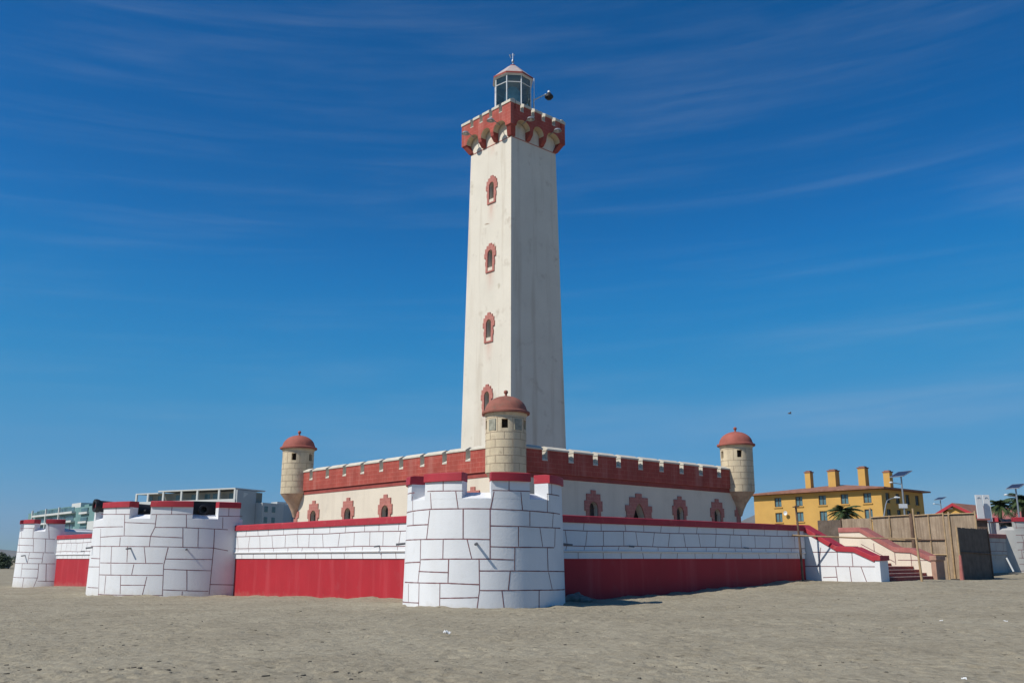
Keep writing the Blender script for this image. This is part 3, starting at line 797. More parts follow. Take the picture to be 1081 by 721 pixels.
for zc, a in zip(WIN, AOFF):
    w = MB()
    trim_halves(w, F, a, [(.48, zc - .55), (.53, zc - .2), (.48, zc + .05), (.64, zc + .45), (.57, zc + .78), (.40, zc + .98), (.16, zc + 1.14)], zc - 1.1, wop(zc), .075)
    b = [(-.27, zc - 1.1), (.27, zc - 1.1), (.27, zc - .98), (-.27, zc - .98)]
    w.prism([F(a + x, .075, z) for x, z in b], [F(a + x, -.03, z) for x, z in b])
    wo = w.build('window', MT['trim'], tower, TO, smooth=0, bevel=.012)
    s = MB(); b = [(-.265, zc - .975), (.265, zc - .975), (.265, zc - .72), (-.265, zc - .72)]
    s.prism([F(a + x, .03, z) for x, z in b], [F(a + x, -.03, z) for x, z in b]); s.build('sill', MT['cream'], wo, TO, smooth=0)
    p = MB(); b = [(-.27, zc - .72), (.27, zc - .72), (.27, zc + .62), (-.27, zc + .62)]
    p.prism([F(a + x, -.43, z) for x, z in b], [F(a + x, -.49, z) for x, z in b]); p.build('pane', MT['void'], wo, TO, smooth=0)
for a, z, ra, rz, k in ((-.62, 23.9, .24, .42, 'blocked'), (.25, 26.05, .30, .04, 'joint'), (-1.2, 20.9, .14, .2, 'blocked')):
    m = MB(); ring = [(a + ra * math.cos(6.2832 * i / 14) * (1 + .2 * math.sin(i * 2.3)), z + rz * math.sin(6.2832 * i / 14) * (1 + .2 * math.cos(i * 1.7)) + .15 * ra * math.cos(6.2832 * i / 14)) for i in range(14)]
    m.prism([F(x, .004, q) for x, q in ring], [F(x, -.03, q) for x, q in ring]); m.build('plaster_patch' if k == 'blocked' else 'crack', MT['patch'] if k == 'blocked' else MT[k], sho, TO, smooth=0)
# string line near the top
HH = 2.86
string = MB()
for F4 in (lambda a, o, z: (TX - hw(z) - o, TY + a, z), lambda a, o, z: (TX + a, TY - hw(z) - o, z), lambda a, o, z: (TX + hw(z) + o, TY + a, z), lambda a, o, z: (TX + a, TY + hw(z) + o, z)):
    h = hw(32.3)
    string.prism([F4(-h, .025, 32.27), F4(-h, .025, 32.33), F4(-h, -.05, 32.33), F4(-h, -.05, 32.27)], [F4(h, .025, 32.27), F4(h, .025, 32.33), F4(h, -.05, 32.33), F4(h, -.05, 32.27)])
string.build('string_course', MT['trim'], tower, TO, smooth=0)
HFS = [lambda a, o, z: (TX - HH - o, TY + a, z), lambda a, o, z: (TX + a, TY - HH - o, z), lambda a, o, z: (TX + HH + o, TY + a, z), lambda a, o, z: (TX + a, TY + HH + o, z)]
for fi, F4 in enumerate(HFS):
    # band with three arches cut in its lower edge
    e0, e1 = (-HH, HH) if fi in (0, 2) else (-HH + .49, HH - .49)
    poly = [(e0, 34.28), (e0, 33.0)]; soff = []
    br = [-HH, -.72, .70, HH]
    for i in range(3):
        l = br[i] + (.60 if i == 0 else .17); r_ = br[i + 1] - (.60 if i == 2 else .17)
        l = max(l, e0 + .02); r_ = min(r_, e1 - .02)
        s0 = len(poly); poly.append((l, 33.0))
        for k in range(0, 11):
            t = math.pi * (1 - k / 10)
            poly.append(((l + r_) / 2 + (r_ - l) / 2 * math.cos(t), 33.05 + .55 * math.sin(t)))
        poly.append((r_, 33.0)); soff += list(range(s0, len(poly) - 1))
    poly += [(e1, 33.0), (e1, 34.28)]
    pb = MB(); pb.prism([F4(a, 0, z) for a, z in poly], [F4(a, -.49, z) for a, z in poly])
    for k in soff: pb.m[k] = 1
    po = pb.build('parapet', [MT['terracotta'], MT['stone']], tower, TO, smooth=30)
    for a in (-.72, .70):
        c = MB(); d = HH - hw(32.4)
        pr = [(0, 33.02), (-d - .05, 33.02), (-d - .05, 32.36), (-d + .16, 32.36), (-.06, 32.72)]
        c.prism([F4(a - .17, o, z) for o, z in pr], [F4(a + .17, o, z) for o, z in pr]); c.build('corbel', MT['darkred'], po, TO, smooth=0, bevel=.012)
    # merlons
    gaps = [-1.72, -.60, .52, 1.62]
    edges = [e0] + [e for g in gaps for e in (g - .17, g + .17)] + [e1]
    for i in range(0, 10, 2):
        m = MB(); pr = [(.003, 34.275), (.003, 34.72), (-.38, 34.72), (-.38, 34.275)]
        m.prism([F4(edges[i], o, z) for o, z in pr], [F4(edges[i + 1], o, z) for o, z in pr]); n = len(m.f); m.m[n - 2] = 1 if i else 0; m.m[n - 1] = 1 if i < 8 else 0
        mo = m.build('merlon', [MT['terracotta'], MT['coping']], po, TO, smooth=0)
        c = MB(); pr = [(.06, 34.72), (.06, 34.93), (-.22, 35.08), (-.42, 35.06), (-.42, 34.72)]
        c.prism([F4(edges[i] - .02, o, z) for o, z in pr], [F4(edges[i + 1] + .02, o, z) for o, z in pr]); c.build('coping', MT['coping'], mo, TO, smooth=0, bevel=.012)
    for g in gaps:
        s = MB(); pr = [(.01, 34.24), (.01, 34.3), (-.40, 34.46), (-.40, 34.3)]
        s.prism([F4(g - .18, o, z) for o, z in pr], [F4(g + .18, o, z) for o, z in pr]); s.build('gap_sill', MT['coping'], po, TO, smooth=0)
for sx in (-1, 1):
    for sy in (-1, 1):
        c = MB(); d = HH - hw(32.4); h0 = hw(32.3)
        def sq(lo, hi_, z): return [(TX + sx * lo, TY + sy * lo, z), (TX + sx * hi_, TY + sy * lo, z), (TX + sx * hi_, TY + sy * hi_, z), (TX + sx * lo, TY + sy * hi_, z)]
        c.prism(sq(h0 - .32, h0 + .12, 32.36), sq(HH - .52, HH - .03, 33.02))
        c.build('corner_corbel', MT['darkred'], tower, TO, smooth=0, bevel=.015)
dk = MB(); dk.box(TX - HH + .3, TX + HH - .3, TY - HH + .3, TY + HH - .3, 33.7, 34.2); dk.build('gallery_deck', MT['terrace'], tower, TO, smooth=0)
# lantern
LC = (TX - .02, TY + .02, 0)
ph = math.atan2(HD.y, HD.x) + R(22.5) + R(4)
lan = MB(); lan.lathe([(0, 34.1), (1.52, 34.1), (1.52, 35.75), (1.6, 35.8), (1.6, 35.9), (0, 35.9)], LC, 8, 0, ph)
lo = lan.build('lantern', MT['lanternwhite'], tower, TO, smooth=0, bevel=.015)
gl = MB(); rg = 1.45
for k in range(8):
    a0, a1 = ph + k * math.pi / 4 + .02, ph + (k + 1) * math.pi / 4 - .02
    gl.add([(LC[0] + rg * math.cos(a), LC[1] + rg * math.sin(a), z) for z in (35.9, 38.45) for a in (a0, a1)], [(0, 1, 3, 2)])
gl.build('lantern_glass', MT['clear'], lo, TO, smooth=0, recalc=False)
fr = MB()
for k in range(8):
    a = ph + k * math.pi / 4
    p = Vector((LC[0] + 1.475 * math.cos(a), LC[1] + 1.475 * math.sin(a), 0))
    fr.tube([p + Vector((0, 0, 35.88)), p + Vector((0, 0, 38.47))], .05, 6)
    q = Vector((LC[0] + 1.475 * math.cos(a + math.pi / 4), LC[1] + 1.475 * math.sin(a + math.pi / 4), 0))
    for z, r_ in ((37.8, .04), (38.43, .05), (35.94, .05)):
        fr.tube([p + Vector((0, 0, z)), q + Vector((0, 0, z))], r_, 6)
fr.build('glazing_frame', MT['lanternwhite'], lo, TO)
ro = MB(); ro.lathe([(0, 38.44), (1.66, 38.44), (1.685, 38.47), (1.685, 38.62), (1.62, 38.65), (1.05, 39.2), (.42, 39.78), (.24, 39.82), (.24, 39.96), (0, 39.98)], LC, 8, 0, ph)
n = len(ro.f)
roo = ro.build('roof', [MT['lanternroof'], MT['darkred'], MT['lanternwhite']], lo, TO, smooth=0, bevel=.012)
for p_ in roo.data.polygons:
    if abs(p_.normal.z) < .5 and p_.center.z + TO[2] < 38.63: p_.material_index = 1
    if p_.normal.z < -.8: p_.material_index = 2
    if p_.center.z + TO[2] > 39.85: p_.material_index = 1
fi = MB(); fi.tube([(LC[0], LC[1], 39.9), (LC[0], LC[1], 41.05)], .028, 8)
fi.lathe([(0, 40.22), (.09, 40.25), (.12, 40.35), (.09, 40.45), (0, 40.48)], LC, 12)
v = Vector((LC[0], LC[1], 40.9)); fi.tube([v - RT * .22, v + RT * .18], .02, 6); fi.tube([v - RT * .26 + Vector((0, 0, .02)), v - RT * .14 + Vector((0, 0, -.3))], [.05, .02], 6)
fi.build('finial', MT['steel'], lo, TO)
le = MB(); le.lathe([(0, 35.9), (.45, 35.9), (.5, 36.3), (.62, 36.6), (.68, 37.0), (.62, 37.5), (.4, 37.9), (0, 37.95)], LC, 20); le.build('lens', MT['lens'], lo, TO)
# things fixed to the tower top
def wall_lamp(F4, a, label):
    base = Vector(F4(a, 0, 33.45)); tip = Vector(F4(a, .62, 33.62)); u = (Vector(F4(a, 1, 0)) - Vector(F4(a, 0, 0)))
    t = thing('wall_lamp', base, label, 'lamp', 'flood lamps under the tower battlements')
    m = MB(); m.tube([base - u * .3, base + u * .35 + Vector((0, 0, .2)), tip], .035, 8); m.build('arm', MT['steel'], t, base)
    s = MB(); prof = [(0, .16), (.1, .15), (.23, .08), (.32, -.06), (.30, -.07), (.2, .04), (.08, .11), (0, .12)]
    s.lathe(prof, tip + Vector((0, 0, -.05)), 18); s.build('shade', MT['steel'], t, base)
    b = MB(); b.lathe([(0, -.12), (.07, -.08), (.09, 0), (.05, .1), (0, .12)], tip + Vector((0, 0, -.02)), 10); b.build('bulb', MT['lanternwhite'], t, base)
wall_lamp(HFS[0], 1.62, 'grey lamp shade under the sunlit tower battlement, nearer the left corner')
wall_lamp(HFS[0], -1.32, 'grey lamp shade under the sunlit tower battlement, nearer the middle corner')
wall_lamp(HFS[1], -1.40, 'grey lamp shade under the shaded tower battlement, nearer the middle corner')
wall_lamp(HFS[1], 1.42, 'grey lamp shade under the shaded tower battlement, nearer the right corner')
b0 = at(563.5, 106, 66.9); e = at(576.5, 99.5, 66.4); h = at(579.5, 102, 66.3)
fl = thing('floodlight', (b0.x, b0.y, 34.2), 'black floodlight on a white arm sticking out beside the lantern', 'floodlight'); fo = (b0.x, b0.y, 34.2)
m = MB(); m.tube([(b0.x, b0.y, 34.2), (b0.x, b0.y, b0.z + .1)], .05, 8); m.tube([b0, e], .045, 8); m.build('arm', MT['lanternwhite'], fl, fo)
m = MB(); m.lathe([(0, -.28), (.2, -.25), (.34, -.1), (.34, .02), (.2, .2), (.1, .3), (0, .32)], h, 16); m.build('lamp_head', MT['blackiron'], fl, fo)
m = MB(); m.lathe([(0, .3), (.12, .31), (.1, .46), (0, .48)], h, 10); m.build('sensor', MT['lanternwhite'], fl, fo)
an = at(563.8, 104, 66.0); m = MB(); m.tube([(an.x, an.y, 34.2), (an.x, an.y, at(563.6, 83, 66).z)], .03, 8)
tag(m.build('antenna', MT['lanternwhite']), 'thin white rod upright on the tower roof right of the lantern', 'antenna')
# ------------------------------------------------------------------ stairway
ST = thing('stairway', (27.4, -2, .4), 'outdoor red stairs between two sloping balustrades with red copings', 'stairs')
SO = (27.4, -2, .4)
def step(y0, y1, z, zb):
    m = MB(); m.box(24.5, 30.3, y0, y1, zb, z - .035); s = m.build('step', MT['step'], ST, SO, smooth=0)
    n = MB(); n.box(24.5, 30.3, y0 - .025, y1, z - .034, z); n.build('step_edge', MT['stepnose'], s, SO, smooth=0, bevel=.008)
zz = .56
for i in range(4):
    zz += .18
    step(-3.95 + .36 * i, -3.95 + .36 * (i + 1) if i < 3 else -1.55, zz, -.1)
for i in range(7):
    zz += .165
    step(-1.55 + .33 * i, -1.55 + .33 * (i + 1) if i < 6 else 3.2, zz, -.1)
# profile along y of the balustrade tops
BP = [(1.6, 3.28), (.25, 3.28), (-1.85, 2.08), (-2.80, 2.03), (-3.95, 1.52)]
def balustrade(x0, x1, wmat, cmat, pmat, ptop, lines):
    m = MB()
    poly = [(1.6, -.2)] + BP + [(-3.95, -.2)]
    m.prism([(x0, y, z) for y, z in poly], [(x1, y, z) for y, z in poly])
    for (y, z), (y2, z2) in lines:
        L = math.hypot(y2 - y, z2 - z); ny, nz = -(z2 - z) / L * .02, (y2 - y) / L * .02
        m.add([(x0 - .005, y + ny, z + nz), (x0 - .005, y2 + ny, z2 + nz), (x0 - .005, y2 - ny, z2 - nz), (x0 - .005, y - ny, z - nz)], [(0, 1, 2, 3)], 1)
    b = m.build('balustrade', [wmat, MT['line']], ST, SO, smooth=0)
    c = MB()
    def off(p, d): return (p[0], p[1] + d)
    top = [off(p, .28) for p in BP]
    poly = [off(p, .004) for p in BP] + top[::-1]
    c.prism([(x0 - .07, y, z) for y, z in poly], [(x1 + .07, y, z) for y, z in poly])
    c.build('coping', cmat, b, SO, smooth=0, bevel=.02)
    p = MB(); p.box(x0 - .02, x1 + .02, -4.22, -3.93, -.2, 1.60); p.build('end_pillar', pmat, b, SO, smooth=0, bevel=.015)
    t = MB(); t.box(x0 - .08, x1 + .08, -4.29, -3.90, 1.603, 1.86); t.build('pillar_cap', ptop, b, SO, smooth=0, bevel=.02)
BLN = [((.6, 1.29), (-3.95, 1.29)), ((-.4, 2.05), (-1.85, 2.05)), ((-1.85, 2.05), (-1.85, 1.29)), ((-2.7, 2.0), (-2.7, 1.29)), ((-.9, .7), (-1.75, .74)), ((-1.7, 1.29), (-1.75, .5)), ((-2.5, 1.29), (-2.55, .5)), ((-3.15, 1.29), (-3.4, .5)), ((-.9, 2.3), (-.7, 1.29))]
balustrade(23.62, 24.5, MT['white'], MT['redcap'], MT['white'], MT['redcap'], BLN)
balustrade(30.3, 31.35, MT['cream'], MT['reddull'], MT['brownpillar'], MT['brownpillar'], [((.2, 2.55), (-1.8, 1.5)), ((-.6, 2.6), (-.6, 2.1)), ((-1.85, 2.05), (-1.85, 1.35)), ((-2.0, 1.62), (-3.95, 1.60)), ((-2.8, 2.0), (-2.8, 1.1))])

# ------------------------------------------------------------------ reed screens and bamboo rails
FX = 33.3
rf = thing('reed_fence', (FX, .4, .3), 'long tan reed screen fence with wooden posts behind the stairway', 'fence'); ro = (FX, .4, .3)
segs = [(4.7, 3.0, 4.18, 'reeddark'), (2.98, .98, 4.22, 'reed'), (.86, -.30, 4.27, 'reed'), (-.32, -1.55, 4.28, 'reed'), (-1.85, -2.75, 4.26, 'reed'), (-2.77, -3.62, 4.30, 'reed')]
for y1, y0, zt, k in segs:
    m = MB()
    n = max(3, int((y1 - y0) / .09))
    pts = []
    rnd = random.Random(int(y1 * 100))
    for i in range(n + 1):
        y = y0 + (y1 - y0) * i / n
        pts.append((y, zt + rnd.uniform(-.025, .02)))
    poly = [(y0, .2)] + pts + [(y1, .2)]
    m.prism([(FX, y, z) for y, z in poly], [(FX + .035, y, z) for y, z in poly])
    m.build('reed_panel', MT[k], rf, ro, smooth=0)
for y, zt, r, k in ((.92, 4.85, .06, 'bamboo'), (-.30, 4.35, .03, 'bamboo'), (-1.70, 4.42, .11, 'oldwood'), (-2.76, 4.35, .035, 'bamboo'), (-3.66, 4.42, .05, 'bamboo'), (2.99, 4.3, .035, 'oldwood')):
    m = MB(); m.tube([(FX - .04, y, .2), (FX - .06, y + .02, zt)], r, 8); m.build('post', MT[k], rf, ro)
for y0, y1, z0, z1, k in ((.95, -1.6, 4.26, 4.32, 'bamboo'), (-1.8, -3.66, 4.28, 4.34, 'bamboo'), (-1.2, -3.66, 2.82, 2.80, 'oldwood'), (-1.75, -3.66, 1.95, 1.93, 'bamboo'), (.95, -1.2, 2.9, 2.82, 'bamboo')):
    m = MB(); m.tube([(FX - .07, y0, z0), (FX - .07, y1, z1)], .035, 8); m.build('rail', MT[k], rf, ro)
g = thing('reed_gate', (36.3, -4.05, .3), 'dark shaded reed panel standing at the right end of the reed fence', 'fence panel'); go = (36.3, -4.05, .3)
m = MB(); rnd = random.Random(5)
poly = [(33.95, .3)] + [(33.95 + 4.6 * i / 40, 3.52 + rnd.uniform(-.03, .03)) for i in range(41)] + [(38.55, .3)]
m.prism([(x, -4.07, z) for x, z in poly], [(x, -4.03, z) for x, z in poly]); m.build('reed_panel', MT['reeddark'], g, go, smooth=0)
m = MB(); m.tube([(33.9, -4.1, .2), (33.86, -4.1, 3.6)], .06, 8); m.build('post', MT['bamboo'], g, go)
m = MB(); m.tube([(38.55, -4.1, .2), (38.52, -4.1, 3.4)], .05, 8); m.build('post', MT['oldwood'], g, go)
m = MB(); m.tube([(33.9, -4.12, 2.1), (38.5, -4.12, 2.0)], .035, 8); m.build('rail', MT['oldwood'], g, go)
m = MB(); m.tube([(33.72, -4.16, .25), (33.80, -4.16, 1.9)], [.14, .07], 8); m.build('cloth_wrap', MT['reddull'], g, go)
b = thing('reed_screen', (38.0, -2.6, .3), 'upper strip of tan reed screen rising above the dark reed panel', 'fence panel'); bo = (38.0, -2.6, .3)
m = MB(); m.box(38.0, 38.04, -3.68, 1.5, .4, 4.52); m.build('reed_panel', MT['reed'], b, bo, smooth=0)
for y in (-3.66, -2.0):
    m = MB(); m.tube([(37.95, y, .3), (37.95, y, 4.66)], .06, 8); m.build('post', MT['bamboo'], b, bo)
m = MB(); m.tube([(37.93, 1.4, 4.5), (37.93, -3.7, 4.52)], .035, 8); m.build('rail', MT['bamboo'], b, bo)
p = at(1038.5, 600, 66); zg = ground_z(p.x, p.y); bs = thing('brown_shed', (p.x, p.y, zg), 'narrow dark brown hut between the dark reed panel and the right end bastion', 'hut'); bso = (p.x, p.y, zg)
def sq_(a, d, z): v = Vector((p.x, p.y, 0)) + RT * a + HD * d; return (v.x, v.y, z)
bw = [(-1.2, 0), (.62, 0), (.62, 2), (-1.2, 2)]; zs_ = at(1038, 549, 66).z
m = MB(); m.prism([sq_(a, d, -.2) for a, d in bw], [sq_(a, d, zs_) for a, d in bw]); m.build('wall', MT['oldwood'], bs, bso, smooth=0)
bw = [(-1.35, -.2), (.75, -.2), (.75, 2.2), (-1.35, 2.2)]; m = MB(); m.prism([sq_(a, d, zs_ + .004) for a, d in bw], [sq_(a, d, zs_ + .12 + .05 * d) for a, d in bw]); m.build('roof', MT['reddull'], bs, bso, smooth=0)
z_ = at(1038, 565, 66).z; bw = [(-1.0, -.12), (.55, -.12), (.55, -.004), (-1.0, -.004)]; m = MB(); m.prism([sq_(a, d, z_) for a, d in bw], [sq_(a, d, z_ + .12) for a, d in bw]); m.build('ledge', MT['reddull'], bs, bso, smooth=0)

bm_ = thing('bamboo_rail', (24.3, -2.7, .4), 'single bamboo rail tied to two tall poles across the front of the stairs', 'rail'); bmo = (24.3, -2.7, .4)
pA0, pA1 = Vector((22.32, -.45, .3)), Vector((22.2, -.38, 4.55))
pB0, pB1 = Vector((26.5, -5.05, .2)), Vector((26.3, -5.0, 4.35))
m = MB(); m.tube([pA0, (pA0 + pA1) / 2 + Vector((.05, 0, 0)), pA1], [.075, .065, .055], 10); m.tube([pA1 + Vector((-.3, .0, -.1)), pA1 + Vector((.35, 0, -.04))], .03, 6); m.build('post', MT['oldwood'], bm_, bmo)
m = MB(); m.tube([pB0, (pB0 + pB1) / 2 + Vector((-.04, 0, 0)), pB1], [.07, .06, .05], 10); m.build('post', MT['bamboo'], bm_, bmo)
m = MB(); r0 = pA0.lerp(pA1, .62); r1 = pB0.lerp(pB1, .615); d = (r1 - r0).normalized(); m.tube([r0 - d * .35, (r0 + r1) / 2 + Vector((0, 0, -.05)), r1 + d * .25], [.045, .04, .035], 8); m.build('rail', MT['bamboo'], bm_, bmo)
m = MB(); m.tube([(23.3, -1.45, .5), (23.34, -1.4, 1.35)], .02, 6)
lp = at(1070, 603, 66); lq = at(1062.5, 588.5, 66.2)
m = MB(); m.tube([lp, lq], .06, 8); tag(m.build('white_pole', MT['lanternwhite']), 'slanting white pole leaning against the shaded right end wall', 'pole')

# ------------------------------------------------------------------ yellow hotel
HX0, HX1, HY0, HY1 = 86.9, 98.4, 26.4, 44.6
ho = thing('yellow_hotel', (HX0, HY0, .6), 'long yellow hotel with red eaves and four square chimneys', 'building'); hoo = (HX0, HY0, .6)
m = MB(); m.box(HX0, HX1, HY0, HY1, 0, 10.05); hw_ = m.build('wall', MT['yellow'], ho, hoo, smooth=0)
ct = MB(); FH = lambda a, o, z: (HX0 - o, a, z); FH2 = lambda a, o, z: (a, HY0 - o, z)
def ywin(px): 
    # where a window column meets the sunlit face
    d = at(px, 530, 100) - CAM; t = (HX0 - CAM.x) / d.x
    return CAM.y + t * d.y
WY = [ywin(p) for p in (821.3, 843.5, 868.3, 891.8, 916)]
for a in WY:
    for z in (9.05, 7.05):
        ct.prism([FH(a - .52, .3, z - .62), FH(a + .52, .3, z - .62), FH(a + .52, .3, z + .62), FH(a - .52, .3, z + .62)], [FH(a - .52, -.22, z - .62), FH(a + .52, -.22, z - .62), FH(a + .52, -.22, z + .62), FH(a - .52, -.22, z + .62)])
WX = [88.5, 91.2, 93.9, 96.6]
for a in WX:
    for z in (9.05, 7.05):
        ct.prism([FH2(a - .52, .3, z - .62), FH2(a + .52, .3, z - .62), FH2(a + .52, .3, z + .62), FH2(a - .52, .3, z + .62)], [FH2(a - .52, -.22, z - .62), FH2(a + .52, -.22, z - .62), FH2(a + .52, -.22, z + .62), FH2(a - .52, -.22, z + .62)])
cut(hw_, ct.build('cutter', MT['void'], ho, hoo, smooth=0))
hw_.data.materials.clear(); hw_.data.materials.append(MT['yellow'])
def hwin(F4, a, z):
    fr = MB()
    def bar(a0, a1, z0, z1, o0=-.10, o1=-.19): fr.prism([F4(a0, o0, z0), F4(a1, o0, z0), F4(a1, o0, z1), F4(a0, o0, z1)], [F4(a0, o1, z0), F4(a1, o1, z0), F4(a1, o1, z1), F4(a0, o1, z1)])
    bar(a - .52, a - .44, z - .62, z + .62); bar(a + .44, a + .52, z - .62, z + .62); bar(a - .44, a + .44, z + .55, z + .62); bar(a - .44, a + .44, z - .62, z - .55); bar(a - .04, a + .04, z - .55, z + .55)
    w = fr.build('window', MT['frame'], ho, hoo, smooth=0)
    p = MB(); p.prism([F4(a - .5, -.17, z - .6), F4(a + .5, -.17, z - .6), F4(a + .5, -.17, z + .6), F4(a - .5, -.17, z + .6)], [F4(a - .5, -.21, z - .6), F4(a + .5, -.21, z - .6), F4(a + .5, -.21, z + .6), F4(a - .5, -.21, z + .6)])
    p.build('pane', MT['glass'], w, hoo, smooth=0)
    s = MB(); s.prism([F4(a - .66, .12, z - .76), F4(a + .66, .12, z - .76), F4(a + .66, .12, z - .65), F4(a - .66, .12, z - .65)], [F4(a - .66, -.05, z - .76), F4(a + .66, -.05, z - .76), F4(a + .66, -.05, z - .65), F4(a - .66, -.05, z - .65)])
    s.build('sill', MT['yellow'], w, hoo, smooth=0)
for a in WY:
    for z in (9.05, 7.05): hwin(FH, a, z)
for a in WX:
    for z in (9.05, 7.05): hwin(FH2, a, z)
E_ = .75
rf2 = MB(); zr = 11.3; cx_ = (HX0 + HX1) / 2
rf2.add([(HX0 - E_, HY0 - E_, 10.1), (HX1 + E_, HY0 - E_, 10.1), (HX1 + E_, HY1 + E_, 10.1), (HX0 - E_, HY1 + E_, 10.1), (HX0 - E_, HY0 - E_, 10.28), (HX1 + E_, HY0 - E_, 10.28), (HX1 + E_, HY1 + E_, 10.28), (HX0 - E_, HY1 + E_, 10.28), (cx_, HY0 + 8, zr), (cx_, HY1 - 8, zr)],
        [(0, 3, 2, 1), (0, 1, 5, 4), (1, 2, 6, 5), (2, 3, 7, 6), (3, 0, 4, 7), (4, 5, 8), (5, 6, 9, 8), (6, 7, 9), (7, 4, 8, 9)])
hr = rf2.build('roof', [MT['roof'], MT['roofdark']], ho, hoo, smooth=0)
for px, x, wy, zt in ((854.5, 91, .68, 13.05), (880.5, 91, .92, 13.0), (912, 91, .82, 13.1), (938, 92, .72, 12.45)):
    d = at(px, 510, 100) - CAM; t_ = (x - CAM.x) / d.x; y = CAM.y + t_ * d.y
    c = MB(); c.box(x - wy * .6, x + wy * .6, y - wy * .6, y + wy * .6, 10.1, zt); ch = c.build('chimney', MT['yellow'], hr, hoo, smooth=0, bevel=.03)
    k = MB(); k.box(x - wy * .6 - .06, x + wy * .6 + .06, y - wy * .6 - .08, y + wy * .6 + .08, zt, zt + .14); k.box(x - wy * .45, x + wy * .45, y - wy * .45, y + wy * .45, zt + .14, zt + .28); k.build('chimney_cap', MT['roof'], hr, hoo, smooth=0)
m = MB(); dpt = at(829.5, 541.5, 100) - CAM; t_ = (HX0 - .35 - CAM.x) / dpt.x; pz = CAM + dpt * t_
dish = []
for rr, o in ((0, 0), (.2, .03), (.36, .1), (.42, .16)): dish.append((rr, o))
m.lathe([(0, 0), (.15, .03), (.29, .11), (.27, .125), (.14, .05), (0, .02)], (0, 0, 0), 18)
m.v = [(pz.x - z_ * 1.0, pz.y + x_, pz.z + y_) for x_, y_, z_ in m.v]
m.tube([(pz.x, pz.y, pz.z), (pz.x + .4, pz.y, pz.z - .1)], .03, 6)
tag(m.build('satellite_dish', MT['lanternwhite'], smooth=40), 'small white satellite dish on the yellow hotel wall', 'dish')

# ------------------------------------------------------------------ small houses on the right
ha_ = thing('yellow_house', (68, 9.5, .6), 'small yellow gabled house with red tiled roof beside the yellow hotel', 'house'); hao = (68, 9.5, .6)
hc = at(1007, 540, 90); u = Vector((0, -1, 0)); w_ = Vector((1, 0, 0)); zA, zE = 6.85, 5.75
def hpnt(a, d, z): q = Vector((hc.x, hc.y, 0)) + u * a + w_ * d; return (q.x, q.y, z)
m = MB(); pent = [(-1.65, 0), (1.9, 0), (1.9, zE - .1), (0.05, zA - .25), (-1.65, zE - .1)]
m.prism([hpnt(a, 0, z) for a, z in pent], [hpnt(a, 9, z) for a, z in pent]); m.build('wall', MT['yellow'], ha_, hao, smooth=0)
m = MB()
for s, a1_ in ((-1, -2.05), (1, 2.35)):
    zl = zE - .22 if s > 0 else zE - .1
    ring0 = [hpnt(.05, -.35, zA - .12), hpnt(.05, -.35, zA + .06), hpnt(a1_, -.35, zl + .12), hpnt(a1_, -.35, zl - .06)]
    ring1 = [hpnt(.05, 9.3, zA - .12), hpnt(.05, 9.3, zA + .06), hpnt(a1_, 9.3, zl + .12), hpnt(a1_, 9.3, zl - .06)]
    m.prism(ring0, ring1)
m.build('roof', MT['roof'], ha_, hao, smooth=0)
m = MB(); m.prism([hpnt(.05, -.39, zA + .02), hpnt(-2.06, -.39, zE + .0), hpnt(-2.06, -.39, zE - .28), hpnt(.05, -.39, zA - .24)], [hpnt(.05, -.32, zA + .02), hpnt(-2.06, -.32, zE), hpnt(-2.06, -.32, zE - .28), hpnt(.05, -.32, zA - .24)])
m.prism([hpnt(.055, -.39, zA + .02), hpnt(2.36, -.39, zE - .12), hpnt(2.36, -.39, zE - .40), hpnt(.055, -.39, zA - .24)], [hpnt(.055, -.32, zA + .02), hpnt(2.36, -.32, zE - .12), hpnt(2.36, -.32, zE - .40), hpnt(.055, -.32, zA - .24)])
m.build('barge_board', MT['redcap'], ha_, hao, smooth=0)
m = MB(); m.prism([hpnt(-.55, -.12, zA - .52), hpnt(-.05, -.12, zA - .52), hpnt(-.05, -.12, zA - .36), hpnt(-.55, -.12, zA - .42)], [hpnt(-.55, .05, zA - .52), hpnt(-.05, .05, zA - .52), hpnt(-.05, .05, zA - .36), hpnt(-.55, .05, zA - .42)]); m.build('gable_vent', MT['lanternwhite'], ha_, hao, smooth=0)
hb = thing('tiled_house', (64, 1, .6), 'house with pinkish red tiled roof behind the right end bastion and palms', 'house'); hbo = (64, 1, .6)
hc = at(1066, 545, 88); u = RT.copy(); w_ = HD.copy()
m = MB(); rect = [(-2.6, 0), (3.2, 0), (3.2, 5), (-2.6, 5)]
m.prism([hpnt(a, d, 0) for a, d in rect], [hpnt(a, d, 5.2) for a, d in rect]); m.build('wall', MT['cream'], hb, hbo, smooth=0)
m = MB(); m.add([hpnt(-3, -.5, 5.15), hpnt(3.6, -.5, 5.15), hpnt(3.6, 5.5, 5.15), hpnt(-3, 5.5, 5.15), hpnt(-1.2, 2.5, 6.5), hpnt(1.8, 2.5, 6.5)], [(0, 3, 2, 1), (0, 1, 5, 4), (1, 2, 5), (2, 3, 4, 5), (3, 0, 4)]); m.build('roof', MT['reddull'], hb, hbo, smooth=0)

